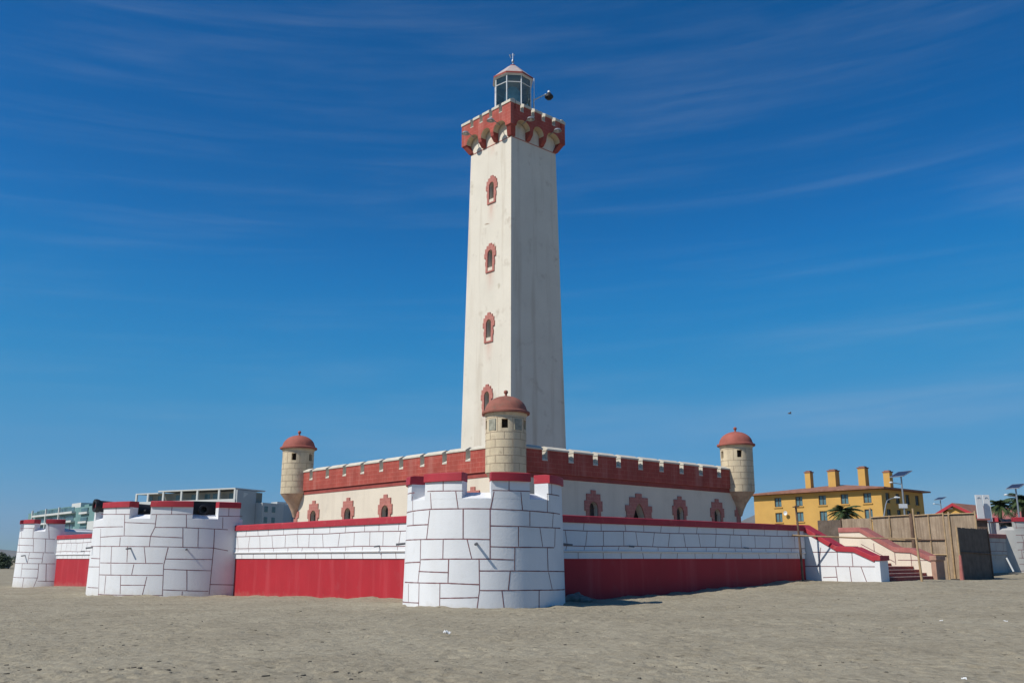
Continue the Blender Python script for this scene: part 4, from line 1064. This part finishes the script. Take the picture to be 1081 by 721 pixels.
# two white upright boards
for px, dx, lab in ((1034.6, 0, 'white upright advertising board, the left one of a close pair'), (1042.5, .4, 'white upright advertising board, the right one of a close pair')):
    p = at(px, 535, 72 + dx); t = thing('advertising_board', (p.x, p.y, .5), lab, 'sign board', 'pair of white boards'); o = (p.x, p.y, .5)
    zt = at(px, 522.3, 72 + dx).z; zb = at(px, 550.5, 72 + dx).z
    def q(a, d, z): v = p + u * (a - (z - 4) * .02) + w_ * d; return (v.x, v.y, z)
    m = MB(); m.prism([q(a, -.06, z) for a, z in ((-.26, zb), (.26, zb), (.25, zt), (-.25, zt))], [q(a, .06, z) for a, z in ((-.26, zb), (.26, zb), (.25, zt), (-.25, zt))]); m.build('board', MT['lanternwhite'], t, o, smooth=0, bevel=.01)
    m = MB(); m.prism([q(-.05, -.04, z) for z in (.3,)] + [q(.05, -.04, .3), q(.05, .04, .3), q(-.05, .04, .3)], [q(-.05, -.04, zb), q(.05, -.04, zb), q(.05, .04, zb), q(-.05, .04, zb)]); m.build('post', MT['steel'], t, o, smooth=0)
    m = MB(); pts = [q(.11 * math.cos(a), -.075, zt - .28 + .09 * math.sin(a)) for a in [math.pi * k / 8 for k in range(9)]]; m.tube(pts, .018, 5); m.build('arc_mark', MT['plasticblue'], t, o)

# ------------------------------------------------------------------ lamps
def solar(px, py, Y, wid, tilt, label, sign=False):
    p = at(px, py, Y); zg = ground_z(p.x, p.y)
    t = thing('solar_lamp', (p.x, p.y, zg), label, 'street lamp', 'solar street lamps'); o = (p.x, p.y, zg)
    m = MB(); m.tube([(p.x, p.y, zg - .2), (p.x, p.y, p.z - .15)], [.09, .06], 10); m.build('pole', MT['steel'], t, o)
    m = MB(); n = Vector((-.9, .25, 0)).normalized(); s = Vector((-n.y, n.x, 0)); up = Vector((0, 0, 1))
    sl = (n * -math.cos(tilt) + up * math.sin(tilt)).normalized(); nn = sl.cross(s)
    hw_, hl = wid / 2, wid * .42
    c = p + Vector((0, 0, .05))
    def cr(k): return [c + s * a + sl * b_ + nn * k for a, b_ in ((-hw_, -hl), (hw_, -hl), (hw_, hl), (-hw_, hl))]
    m.prism(cr(-.03), cr(.03)); m.build('solar_panel', MT['panel'], t, o, smooth=0)
    m = MB()
    q = cr(0)
    for i in range(4): m.tube([q[i], q[(i + 1) % 4]], .035, 6)
    m.build('panel_frame', MT['steel'], t, o)
    m = MB(); a0 = Vector((p.x, p.y, p.z - .75)); m.tube([a0, a0 - n * -.0 + RT * -.75 + up * .12], .035, 6); m.build('arm', MT['steel'], t, o)
    m = MB(); e = a0 + RT * -.85 + up * .12; m.lathe([(0, -.05), (.14, -.04), (.16, .02), (.08, .08), (0, .09)], e, 10); m.build('lamp_head', MT['lanternwhite'], t, o)
    if sign:
        m = MB(); c2 = at(px + 2, 534, Y); m.prism([c2 + RT * a + Vector((0, 0, z)) - HD * .1 for a, z in ((-.34, -.17), (.34, -.17), (.34, .17), (-.34, .17))], [c2 + RT * a + Vector((0, 0, z)) - HD * .07 for a, z in ((-.34, -.17), (.34, -.17), (.34, .17), (-.34, .17))]); m.build('sign_plate', MT['lanternwhite'], t, o, smooth=0)
solar(951, 501, 75, 1.35, R(24), 'tall solar street lamp with a white plate, in front of the yellow hotel corner', True)
solar(992.5, 526.5, 120, 1.15, R(20), 'small distant solar street lamp between yellow hotel and yellow house')
solar(1072, 514, 75, 1.1, R(24), 'solar street lamp above the right end bastion beside palm trees')
p0 = at(932.5, 548, 85); p1 = at(935, 533, 85); p2 = at(940, 526.5, 85); p3 = at(945, 525, 85); p4 = at(950, 525.2, 85)
zg = ground_z(p0.x, p0.y); t = thing('street_lamp', (p0.x, p0.y, zg), 'curved arm street lamp with white head in front of the yellow hotel', 'street lamp'); o = (p0.x, p0.y, zg)
m = MB(); m.tube([(p0.x, p0.y, zg - .2), p0, p1, (p1 + p2) / 2 + RT * -.08 + Vector((0, 0, .12)), p2, p3], [.08, .07, .05, .045, .04, .035], 8); m.build('pole', MT['steel'], t, o)
m = MB(); m.tube([p3 - RT * .1, p3 + RT * .05, p4], [.05, .11, .06], 8); m.build('lamp_head', MT['lanternwhite'], t, o)

# ------------------------------------------------------------------ palms and trees
def palm(px, py, Y, rad, label, seed, nf=36):
    c = at(px, py, Y); zg = ground_z(c.x, c.y); rnd = random.Random(seed)
    t = thing('palm_tree', (c.x, c.y, zg), label, 'palm tree', 'palm trees right of the fort'); o = (c.x, c.y, zg)
    m = MB(); m.tube([(c.x + .15, c.y, zg - .2), (c.x + .05, c.y + .1, (zg + c.z) / 2), (c.x, c.y, c.z)], [.26, .2, .17], 10); m.build('trunk', MT['palmtrunk'], t, o)
    m = MB()
    for k in range(nf):
        az = 6.2832 * k / nf + rnd.uniform(-.15, .15); el = rnd.uniform(-.35, 1.15); L = rad * rnd.uniform(.85, 1.15)
        d = Vector((math.cos(az), math.sin(az), 0)); s = Vector((-d.y, d.x, 0)); P = []
        for i in range(9):
            q = i / 8; P.append(c + d * (L * q * math.cos(el * (1 - .4 * q))) + Vector((0, 0, L * (math.sin(el) * q - .75 * q * q * (1 - .25 * math.sin(el))))))
        m.tube(P, [.035, .03, .028, .025, .02, .018, .015, .012, .008], 4)
        for i in range(2, 9):
            for f in (0, .5):
                if i == 8 and f: continue
                b_ = P[i - 1].lerp(P[i], f); dirn = (P[i] - P[i - 1]).normalized(); ll = L * .30 * math.sin(math.pi * min(1, (i + f) / 9.6) ** .8) + .05
                for sg in (-1, 1):
                    tip = b_ + (s * sg * .8 + dirn * .75 + Vector((0, 0, -.35 + rnd.uniform(-.15, .15)))).normalized() * ll
                    wv = dirn * (.05 * rad)
                    m.add([b_ - wv, b_ + wv, tip], [(0, 1, 2)])
    m.build('crown', MT['palmleaf'], t, o, smooth=0, recalc=False)
palm(891, 541, 100, 2.1, 'palm tree in front of the yellow hotel facade', 3)
palm(1055, 534, 78, 1.35, 'palm tree right of the white boards, behind the right end bastion', 5)
palm(1079, 529, 80, 1.7, 'palm tree at the right edge behind the solar lamp', 6)

def tree(px, Y, h, w, label, seed):
    c = at(px, 597, Y); zg = ground_z(c.x, c.y); rnd = random.Random(seed)
    t = thing('tree', (c.x, c.y, zg), label, 'tree', 'dark trees on the far left shore'); o = (c.x, c.y, zg)
    m = MB(); m.tube([(c.x, c.y, zg - .2), (c.x + .1, c.y, zg + h * .6)], [.18, .07], 8); m.build('trunk', MT['bark'], t, o)
    m = MB()
    cl = [(rnd.uniform(-1, 1) * w * .8, rnd.uniform(-1, 1) * w * .5, h * rnd.uniform(.22, .8), rnd.uniform(.25, .5) * w) for _ in range(9)]
    for cx, cy, cz, cr in cl:
        for _ in range(150):
            d = Vector((rnd.gauss(0, 1), rnd.gauss(0, 1), rnd.gauss(0, 1))).normalized() * cr * rnd.uniform(.5, 1.1)
            q = Vector((c.x, c.y, zg)) + RT * (cx + d.x) + HD * (cy + d.y) + Vector((0, 0, max(.1, cz + d.z)))
            a = Vector((rnd.gauss(0, 1), rnd.gauss(0, 1), rnd.gauss(0, 1))).normalized(); b_ = a.orthogonal().normalized(); s = rnd.uniform(.10, .2)
            m.add([q - a * s, q + b_ * s * .6, q + a * s, q - b_ * s * .6], [(0, 1, 2, 3)])
    m.build('crown', MT['leaf'], t, o, smooth=0, recalc=False)
for i, (px, Y, h, w, lab) in enumerate(((9, 185, 2.6, 1.6, 'low dark tree right beside the farthest bastion on the shore'), (4.5, 195, 3.3, 1.5, 'tallest dark tree between blue hut and farthest bastion'), (-1, 190, 2.2, 1.8, 'low dark tree at the left edge by the blue hut'), (-9, 185, 2.6, 2.0, 'dark tree cut off by the left edge'))):
    tree(px, Y, h, w, lab, i + 20)
c = at(1.5, 594, 205); t = thing('blue_hut', (c.x, c.y, -.6), 'tiny blue hut among dark trees at the left edge', 'hut'); o = (c.x, c.y, -.6)
m = MB(); hcs = Vector((c.x, c.y, 0))
def hq(a, d, z): v = hcs + RT * a + HD * d; return (v.x, v.y, z)
m.prism([hq(a, d, -.9) for a, d in ((-1.2, 0), (1.0, 0), (1.0, 2), (-1.2, 2))], [hq(a, d, 1.9) for a, d in ((-1.2, 0), (1.0, 0), (1.0, 2), (-1.2, 2))]); m.build('wall', MT['plasticblue'], t, o, smooth=0)
m = MB(); m.prism([hq(-1.4, -.2, 1.9), hq(1.2, -.2, 1.9), hq(-.1, -.2, 2.4)], [hq(-1.4, 2.2, 1.9), hq(1.2, 2.2, 1.9), hq(-.1, 2.2, 2.4)]); m.build('roof', MT['aptgrey'], t, o, smooth=0)

# ------------------------------------------------------------------ apartment blocks far behind
def apt_face(root, o, F4, spans, mat, name, out0, out1):
    for (a0, a1, z0, z1) in spans:
        m = MB(); m.prism([F4(a0, out0, z0), F4(a1, out0, z0), F4(a1, out0, z1), F4(a0, out0, z1)], [F4(a0, out1, z0), F4(a1, out1, z0), F4(a1, out1, z1), F4(a0, out1, z1)])
        m.build(name, MT[mat], root, o, smooth=0)
# large white block with roof terraces
AX, AY0, AY1 = 94, 214, 252
ap = thing('apartment_block', (AX, AY0, -.5), 'large pale apartment block with open roof terraces behind the widest bastion', 'building', 'apartment blocks behind the sunlit wall'); ao = (AX, AY0, -.5)
m = MB(); m.box(AX, AX + 13, AY0 + .01, AY1, -1, 17.3); m.build('wall', MT['aptgrey'], ap, ao, smooth=0)
m = MB(); m.box(AX + 1.6, AX + 11.5, AY0 + .6, AY1 - 3, 17.3, 20.2); m.build('penthouse', MT['aptbrown'], ap, ao, smooth=0)
m = MB(); m.box(AX - .5, AX + 12.2, AY0 + .1, AY1 - 9, 20.6, 20.95); m.box(AX - .3, AX + 12, AY1 - 8.9, AY1, 20.1, 20.4); m.build('roof_slab', MT['aptwhite'], ap, ao, smooth=0)
m = MB(); m.box(AX - .6, AX - .3, AY0 - .1, AY1, 16.9, 17.9); m.build('balcony_parapet', MT['aptwhite'], ap, ao, smooth=0)
FA = lambda a, o_, z: (AX - o_, a, z)
for y in (AY0 + .3, AY0 + 6, AY0 + 14, AY0 + 20, AY0 + 27, AY1 - 5, AY1 - .4):
    m = MB(); m.box(AX - .45, AX - .05, y - .3, y + .3, 17.91, 20.6 if y < AY1 - 9 else 20.1); m.build('column', MT['aptwhite'], ap, ao, smooth=0)
for i, y in enumerate((AY0 + 3, AY0 + 9, AY0 + 12, AY0 + 17, AY0 + 23, AY0 + 30, AY0 + 34)):
    m = MB(); m.box(AX + 1.5, AX + 1.6, y - .9, y + .9, 17.6, 19.6); m.build('window', MT['aptglass'], ap, ao, smooth=0)
for r_ in range(5):
    for k in range(6):
        y = AY0 + 4 + 6.2 * k; z = 15.0 - 3.1 * r_
        m = MB(); m.box(AX - .04, AX + .1, y - 1.6, y + 1.6, z - 1.1, z + .9); m.build('window', MT['aptglass'], ap, ao, smooth=0)
m = MB(); m.box(AX - .3, AX + 7.5, AY0 - .6, AY0, -1, 20.4); sd = m.build('stair_tower', MT['aptgrey'], ap, ao, smooth=0)
m = MB(); m.box(AX + 7.6, AX + 17, AY0 - 3, AY0 + 8, -1, 17.2); m.build('side_wing', MT['aptgrey'], ap, ao, smooth=0)
for r_ in range(5):
    for x in (AX + 9.2, AX + 12.5):
        m = MB(); m.box(x - .7, x + .7, AY0 - 3.08, AY0 - 2.9, 14.6 - 3.0 * r_, 16.2 - 3.0 * r_); m.build('window', MT['aptglass'], ap, ao, smooth=0)
m = MB(); m.prism([(AX + 2.2, AY0 - .64, 18.2), (AX + 4.2, AY0 - .64, 19.6), (AX + 2.2, AY0 - .64, 19.9)], [(AX + 2.2, AY0 - .6, 18.2), (AX + 4.2, AY0 - .6, 19.6), (AX + 2.2, AY0 - .6, 19.9)]); m.build('mural_patch', MT['aptwhite'], ap, ao, smooth=0)
ap.location = (94.1, 216, -.5); ap.rotation_euler = (0, 0, R(22.4))
# narrow grey block
NX, NY = 118.7, 241
an_ = thing('apartment_block', (NX, NY, -.5), 'grey stepped apartment block with one sunlit end, left of the left turret', 'building', 'apartment blocks behind the sunlit wall'); no = (NX, NY, -.5)
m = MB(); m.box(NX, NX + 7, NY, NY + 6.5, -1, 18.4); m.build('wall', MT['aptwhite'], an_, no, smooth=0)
m = MB(); m.box(NX + .05, NX + 7.0, NY - .08, NY, -1, 18.3); m.build('painted_shade_front', MT['aptgrey'], an_, no, smooth=0)  # grey sheet paints the shade on this side of the white block
m = MB(); m.box(NX + 7, NX + 11, NY - .5, NY + 7, -1, 16.6); m.build('side_wing', MT['aptgrey'], an_, no, smooth=0)
m = MB(); m.box(NX + 2, NX + 5.5, NY + 1, NY + 5, 18.4, 19.3); m.build('plant_room', MT['aptgrey'], an_, no, smooth=0)
m = MB(); m.box(NX - .1, NX + 4, NY + 6.5, NY + 17, -1, 17.0); m.build('rear_wing', MT['aptgrey'], an_, no, smooth=0)
for r_ in range(4):
    m = MB(); m.box(NX - .2, NX + .3, NY + 7.5, NY + 15, 14.6 - 3 * r_, 16 - 3 * r_); m.build('balcony', MT['aptglass'], an_, no, smooth=0)
# small block by the turret
SX, SY = 132, 252
as_ = thing('apartment_block', (SX, SY, -.5), 'low grey flats with white sloped roof piece, immediately left of the left turret', 'building', 'apartment blocks behind the sunlit wall'); so_ = (SX, SY, -.5)
m = MB(); m.box(SX, SX + 22, SY, SY + 12, -1, 14.6); m.build('wall', MT['aptgrey'], as_, so_, smooth=0)
for r_ in range(4):
    for k in range(6):
        m = MB(); m.box(SX + 1 + 3.6 * k, SX + 3.4 + 3.6 * k, SY - .06, SY + .1, 11.8 - 3 * r_, 13.4 - 3 * r_); m.build('window', MT['aptglass'], as_, so_, smooth=0)
m = MB(); m.prism([(SX + 2, SY + .5, 14.6), (SX + 10, SY + .5, 14.6), (SX + 10, SY + .5, 16.6), (SX + 2, SY + .5, 15.3)], [(SX + 2, SY + 6, 14.6), (SX + 10, SY + 6, 14.6), (SX + 10, SY + 6, 16.6), (SX + 2, SY + 6, 15.3)]); m.build('roof', MT['aptwhite'], as_, so_, smooth=0)
# teal flats on the far left
lft, rgt = at(24, 560, 322), at(99, 560, 268)
tt = thing('apartment_block', (lft.x, lft.y, -.5), 'teal and white flats with banded balconies above the farthest bastion', 'building', 'apartment blocks behind the sunlit wall'); to_ = (lft.x, lft.y, -.5)
ex = (rgt - lft); ex.z = 0; LN = ex.length; ex.normalize(); ey = Vector((-ex.y, ex.x, 0))
def tq(a, d, z): v = Vector((lft.x, lft.y, 0)) + ex * a + ey * d; return (v.x, v.y, z)
def tbox(name, a0, a1, d0, d1, z0, z1, mat):
    m = MB(); m.prism([tq(a, d, z0) for a, d in ((a0, d0), (a1, d0), (a1, d1), (a0, d1))], [tq(a, d, z1) for a, d in ((a0, d0), (a1, d0), (a1, d1), (a0, d1))]); return m.build(name, MT[mat], tt, to_, smooth=0)
zt = 16.8
tbox('wall', 0, LN, 1.2, 14, -1, zt, 'aptteal')
tbox('penthouse', 6, LN * .78, 3, 12, zt, zt + .9, 'aptteal'); tbox('penthouse', LN * .60, LN * .72, 2, 10, zt + .01, zt + 1.5, 'aptwhite')
for i in range(5):
    z = zt - 1.2 - 2.7 * i
    tbox('balcony_band', LN * .12, LN * .70, .0, 1.3, z - .45, z + .12, 'aptwhite')
    tbox('window_band', LN * .14, LN * .68, 1.1, 1.25, z + .2, z + 1.5, 'aptglass')
    tbox('window_band', LN * .78, LN * .86, .9, 1.3, z - .3, z + .75, 'aptglass')
    tbox('balcony_band', LN * .77, LN * .87, .5, 1.25, z - 1.0, z - .42, 'aptwhite')
for a in (.12, .33, .52): tbox('column', LN * a - .35, LN * a + .35, -.05, .4, -1, zt + .6, 'aptwhite')
tbox('end_wall', LN * .88, LN * 1.0, .7, 1.25, -1, zt - 4.5, 'aptwhite')

# ------------------------------------------------------------------ small things on the sand
def rock(loc, s, label, seed):
    bmx = bmesh.new(); bmesh.ops.create_icosphere(bmx, subdivisions=3, radius=1)
    for v in bmx.verts:
        k = 1 + .35 * noise.noise(v.co * 1.3 + Vector((seed, 0, 0))) + .15 * noise.noise(v.co * 4 + Vector((seed, 3, 0)))
        v.co = Vector((v.co.x * s[0] * k, v.co.y * s[1] * k, v.co.z * s[2] * k))
    me = bpy.data.meshes.new('rock'); bmx.to_mesh(me); bmx.free(); me.materials.append(MT['rock'])
    me.shade_smooth(); me.set_sharp_from_angle(angle=R(28))
    o = bpy.data.objects.new('rock', me); COL.objects.link(o); o.location = loc; tag(o, label, 'rock', 'rocks by the shaded wall')
for px, py, Y, s, lab in ((603.5, 633.5, 39.3, (.42, .3, .22), 'grey rock in shade touching the nearest bastion'), (609.5, 631, 39.9, (.40, .3, .34), 'tallest grey rock at the foot of the shaded red wall'), (616, 633.5, 39.6, (.40, .28, .20), 'flat grey rock in shade, farthest from the nearest bastion')):
    p = at(px, py, Y); rock((p.x, p.y, surface_z(p.x, p.y) + .05), s, lab, px)
def litter(px, py, s, label, seed):
    d = at(px, py, 10) - CAM; t_ = 1; 
    for _ in range(30):
        q = CAM + d * t_; t_ *= 1 + (q.z - surface_z(q.x, q.y)) / max(.2, CAM.z - q.z) * .5 if q.z < CAM.z else 1
    bmx = bmesh.new(); bmesh.ops.create_grid(bmx, x_segments=8, y_segments=6, size=1)
    for v in bmx.verts:
        v.co = Vector((v.co.x * s, v.co.y * s * .6, s * .55 * noise.noise(v.co * 1.7 + Vector((seed, 0, 0))) + s * .25 * noise.noise(v.co * 4 + Vector((seed, 5, 0)))))
    ex_ = bmesh.ops.extrude_face_region(bmx, geom=bmx.faces[:])
    for g_ in ex_['geom']:
        if isinstance(g_, bmesh.types.BMVert): g_.co.z += .006
    bmesh.ops.recalc_face_normals(bmx, faces=bmx.faces)
    me = bpy.data.meshes.new('litter'); bmx.to_mesh(me); bmx.free(); me.materials.append(MT['paper'])
    o = bpy.data.objects.new('crumpled_paper', me); COL.objects.link(o); o.location = (q.x, q.y, surface_z(q.x, q.y) + .05); o.rotation_euler = (.1, -.1, seed)
    tag(o, label, 'litter', 'white litter on the sand')
litter(472, 669.5, .10, 'crumpled white paper on the sand in front of the nearest bastion', 1.3)
litter(1062, 657.5, .045, 'small white scrap of litter near the right edge of the sand', 2.1)
litter(994, 657, .04, 'tiny white scrap on the sand below the reed fence', 4.4)
litter(1018, 720, .035, 'white scrap at the bottom edge of the sand, lower right', 5.2)

# dark bits of dried weed and shell scattered over the sand
rnd = random.Random(11); m = MB()
def bit(x, y, s):
    z = surface_z(x, y); a = rnd.uniform(0, 3.14); ca, sa = math.cos(a), math.sin(a); n = 6
    el_ = rnd.uniform(.35, 1); top = []; bot = []
    for k in range(n):
        t = 6.2832 * k / n; r = s * rnd.uniform(.7, 1.2); u_, v_ = r * math.cos(t), r * el_ * math.sin(t)
        bot.append((x + u_ * ca - v_ * sa, y + u_ * sa + v_ * ca, z - .06)); top.append((x + .6 * (u_ * ca - v_ * sa), y + .6 * (u_ * sa + v_ * ca), z + s * rnd.uniform(.12, .3)))
    m.prism(bot, top)
for _ in range(900):
    d = 12.5 * math.exp(rnd.random() ** .9 * 1.25); a = rnd.uniform(-.56, .56)
    q = Vector((CAM.x, CAM.y, 0)) + HD * (d * math.cos(a)) + RT * (d * math.sin(a))
    if q.x > -3.5 and q.y > -3.5: continue
    if noise.noise(Vector((q.x * .22, q.y * .22, 6))) < -.1 and rnd.random() < .7: continue
    bit(q.x, q.y, rnd.choice((.015, .02, .02, .025, .03, .03, .04, .06)))
for _ in range(70):  # denser row of bits stands in for a dark track line
    px = rnd.uniform(-10, 420); q = at(px, 704 + px * .022 + rnd.gauss(0, 3.2), 10); t = -CAM.z / (q.z - CAM.z); q = CAM + (q - CAM) * t
    bit(q.x, q.y, rnd.choice((.015, .02, .03, .04, .07)))
tag(m.build('beach_debris', MT['debris'], smooth=50), kind='stuff')

# ------------------------------------------------------------------ a gull
c = at(834, 436.5, 62); t = thing('bird', c, 'small dark bird gliding in the sky right of the tower', 'bird')
m = MB(); m.tube([c - RT * .13, c - RT * .05, c + RT * .05, c + RT * .12], [.01, .032, .026, .006], 8); m.build('body', MT['oldwood'], t, c)
for s in (-1, 1):
    m = MB(); w1 = c + HD * (.17 * s) + Vector((0, 0, .07)); w2 = c + HD * (.34 * s) + Vector((0, 0, .03)) - RT * .06
    m.prism([c - RT * .05, c + RT * .05, w1 + RT * .04, w2, w1 - RT * .05], [p_ + Vector((0, 0, .02)) for p_ in (c - RT * .05, c + RT * .05, w1 + RT * .04, w2, w1 - RT * .05)]); m.build('wing', MT['oldwood'], t, c, smooth=0)
# ------------------------------------------------------------------ camera, sun, sky
cd = bpy.data.cameras.new('camera'); cam = bpy.data.objects.new('camera', cd); COL.objects.link(cam)
cam.location = CAM
cam.rotation_euler = (math.pi / 2 + PITCH, 0, -math.atan2(HD.x, HD.y))
cd.sensor_width = 36; cd.lens = 36 * FPX / 1081; cd.clip_start = .1; cd.clip_end = 30000
scene.camera = cam

SUN = Vector((-.968, .25, 0)).normalized(); EL = R(46)
tosun = Vector((SUN.x * math.cos(EL), SUN.y * math.cos(EL), math.sin(EL)))
sd = bpy.data.lights.new('sun', 'SUN'); sd.energy = 4.7; sd.angle = R(.53); sd.color = (1, .95, .87)
so = bpy.data.objects.new('sun', sd); COL.objects.link(so); so.rotation_euler = tosun.to_track_quat('Z', 'Y').to_euler(); so.location = (0, 0, 80)

w = bpy.data.worlds.new('World'); scene.world = w; w.use_nodes = True
nt = w.node_tree; L = nt.links.new
bg = nt.nodes['Background']; bg.inputs['Strength'].default_value = .085
sky = nd(nt, 'ShaderNodeTexSky', sky_type='NISHITA'); sky.sun_disc = False; sky.sun_elevation = EL; sky.sun_rotation = math.atan2(SUN.x, SUN.y)
sky.air_density = 1.0; sky.dust_density = .3; sky.ozone_density = 3.0; sky.altitude = 0
hs = nd(nt, 'ShaderNodeHueSaturation'); hs.inputs['Saturation'].default_value = 1.25; hs.inputs['Value'].default_value = 1.0
L(sky.outputs[0], hs.inputs['Color'])
tc = nd(nt, 'ShaderNodeTexCoord')
sp = nd(nt, 'ShaderNodeSeparateXYZ'); L(tc.outputs['Generated'], sp.inputs[0])
def mt(op, a, b=None, c=None):
    n = nd(nt, 'ShaderNodeMath', operation=op)
    for i, v in enumerate((a, b, c)):
        if v is None: continue
        if isinstance(v, (int, float)): n.inputs[i].default_value = v
        else: L(v, n.inputs[i])
    return n.outputs[0]
az = mt('ARCTAN2', sp.outputs[1], sp.outputs[0])                  # bearing, left = larger
el = mt('ARCSINE', sp.outputs[2])
sc_ = nd(nt, 'ShaderNodeSeparateColor'); L(hs.outputs[0], sc_.inputs[0])
cc = nd(nt, 'ShaderNodeCombineColor')
def curve(src, pts):
    n = nd(nt, 'ShaderNodeFloatCurve'); cv = n.mapping.curves[0]
    cv.points[0].location = pts[0]; cv.points[1].location = pts[-1]
    for p_ in pts[1:-1]: cv.points.new(*p_)
    n.mapping.update(); L(mt('MULTIPLY', src, .085), n.inputs['Value'])
    return mt('MULTIPLY', n.outputs[0], 1 / .085)
L(curve(sc_.outputs[0], [(0, 0), (.053, .001), (.095, .012), (.2, .058), (.3, .088), (.42, .15), (1, .65)]), cc.inputs[0])
L(curve(sc_.outputs[1], [(0, 0), (.08, .062), (.141, .115), (.209, .20), (.3, .268), (.42, .31), (.55, .36), (1, .75)]), cc.inputs[1])
L(curve(sc_.outputs[2], [(0, 0), (.2, .22), (.314, .37), (.397, .50), (.52, .575), (.65, .62), (1, .85)]), cc.inputs[2])
def cirrus(saz, sel, tilt, seed, lo, hi, warp=.25):
    cb = nd(nt, 'ShaderNodeCombineXYZ')
    e = mt('MULTIPLY_ADD', az, tilt, el)
    L(mt('MULTIPLY', az, saz), cb.inputs[0]); L(mt('MULTIPLY', e, sel), cb.inputs[1]); cb.inputs[2].default_value = seed
    n = nd(nt, 'ShaderNodeTexNoise', Scale=1.0, Detail=7, Roughness=.6, Distortion=warp); L(cb.outputs[0], n.inputs['Vector'])
    r = nd(nt, 'ShaderNodeMapRange'); r.interpolation_type = 'SMOOTHSTEP'; r.inputs['From Min'].default_value = lo; r.inputs['From Max'].default_value = hi; L(n.outputs[0], r.inputs['Value'])
    return r.outputs[0]
f = mt('ADD', mt('MULTIPLY', cirrus(1.1, 9, .045, 3.7, .49, .84, .15), .20), mt('MULTIPLY', cirrus(1.5, 24, .05, 8.2, .50, .86, .2), .11))
f = mt('ADD', f, mt('MULTIPLY', cirrus(2.6, 60, .03, 14.1, .5, .85), .04))
# one pale bank of cirrus low in the east
be = mt('DIVIDE', mt('SUBTRACT', mt('MULTIPLY_ADD', az, .03, el), .163), .016)
ba = mt('DIVIDE', mt('SUBTRACT', az, .46), .20)
bank = mt('EXPONENT', mt('MULTIPLY', mt('ADD', mt('MULTIPLY', be, be), mt('MULTIPLY', ba, ba)), -1))
f = mt('ADD', f, mt('MULTIPLY', mt('MULTIPLY', bank, cirrus(2.5, 50, .02, 21.3, .25, .7)), .20))
f = mt('MINIMUM', f, .5)
mx = nd(nt, 'ShaderNodeMix', data_type='RGBA'); L(f, mx.inputs[0]); L(cc.outputs[0], mx.inputs[6]); mx.inputs[7].default_value = (5.2, 6.2, 7.4, 1)
L(mx.outputs[2], bg.inputs['Color'])

# the sea air: a closed box of even, pale haze round everything
hz = MB(); hz.box(-2500, 9500, -3500, 9500, -6, 420)
hm = bpy.data.materials.new('sea_haze'); hm.use_nodes = True; hn = hm.node_tree; hn.nodes.clear()
ho_ = nd(hn, 'ShaderNodeOutputMaterial'); pv = nd(hn, 'ShaderNodeVolumePrincipled'); pv.inputs['Color'].default_value = (.70, .86, 1, 1); pv.inputs['Density'].default_value = .00005; pv.inputs['Anisotropy'].default_value = .2
hn.links.new(pv.outputs[0], ho_.inputs['Volume'])
tag(hz.build('haze', hm, smooth=0), kind='stuff')

scene.view_settings.view_transform = 'Standard'; scene.view_settings.look = 'None'
scene.view_settings.exposure = 0; scene.view_settings.gamma = 1; scene.view_settings.use_curve_mapping = False
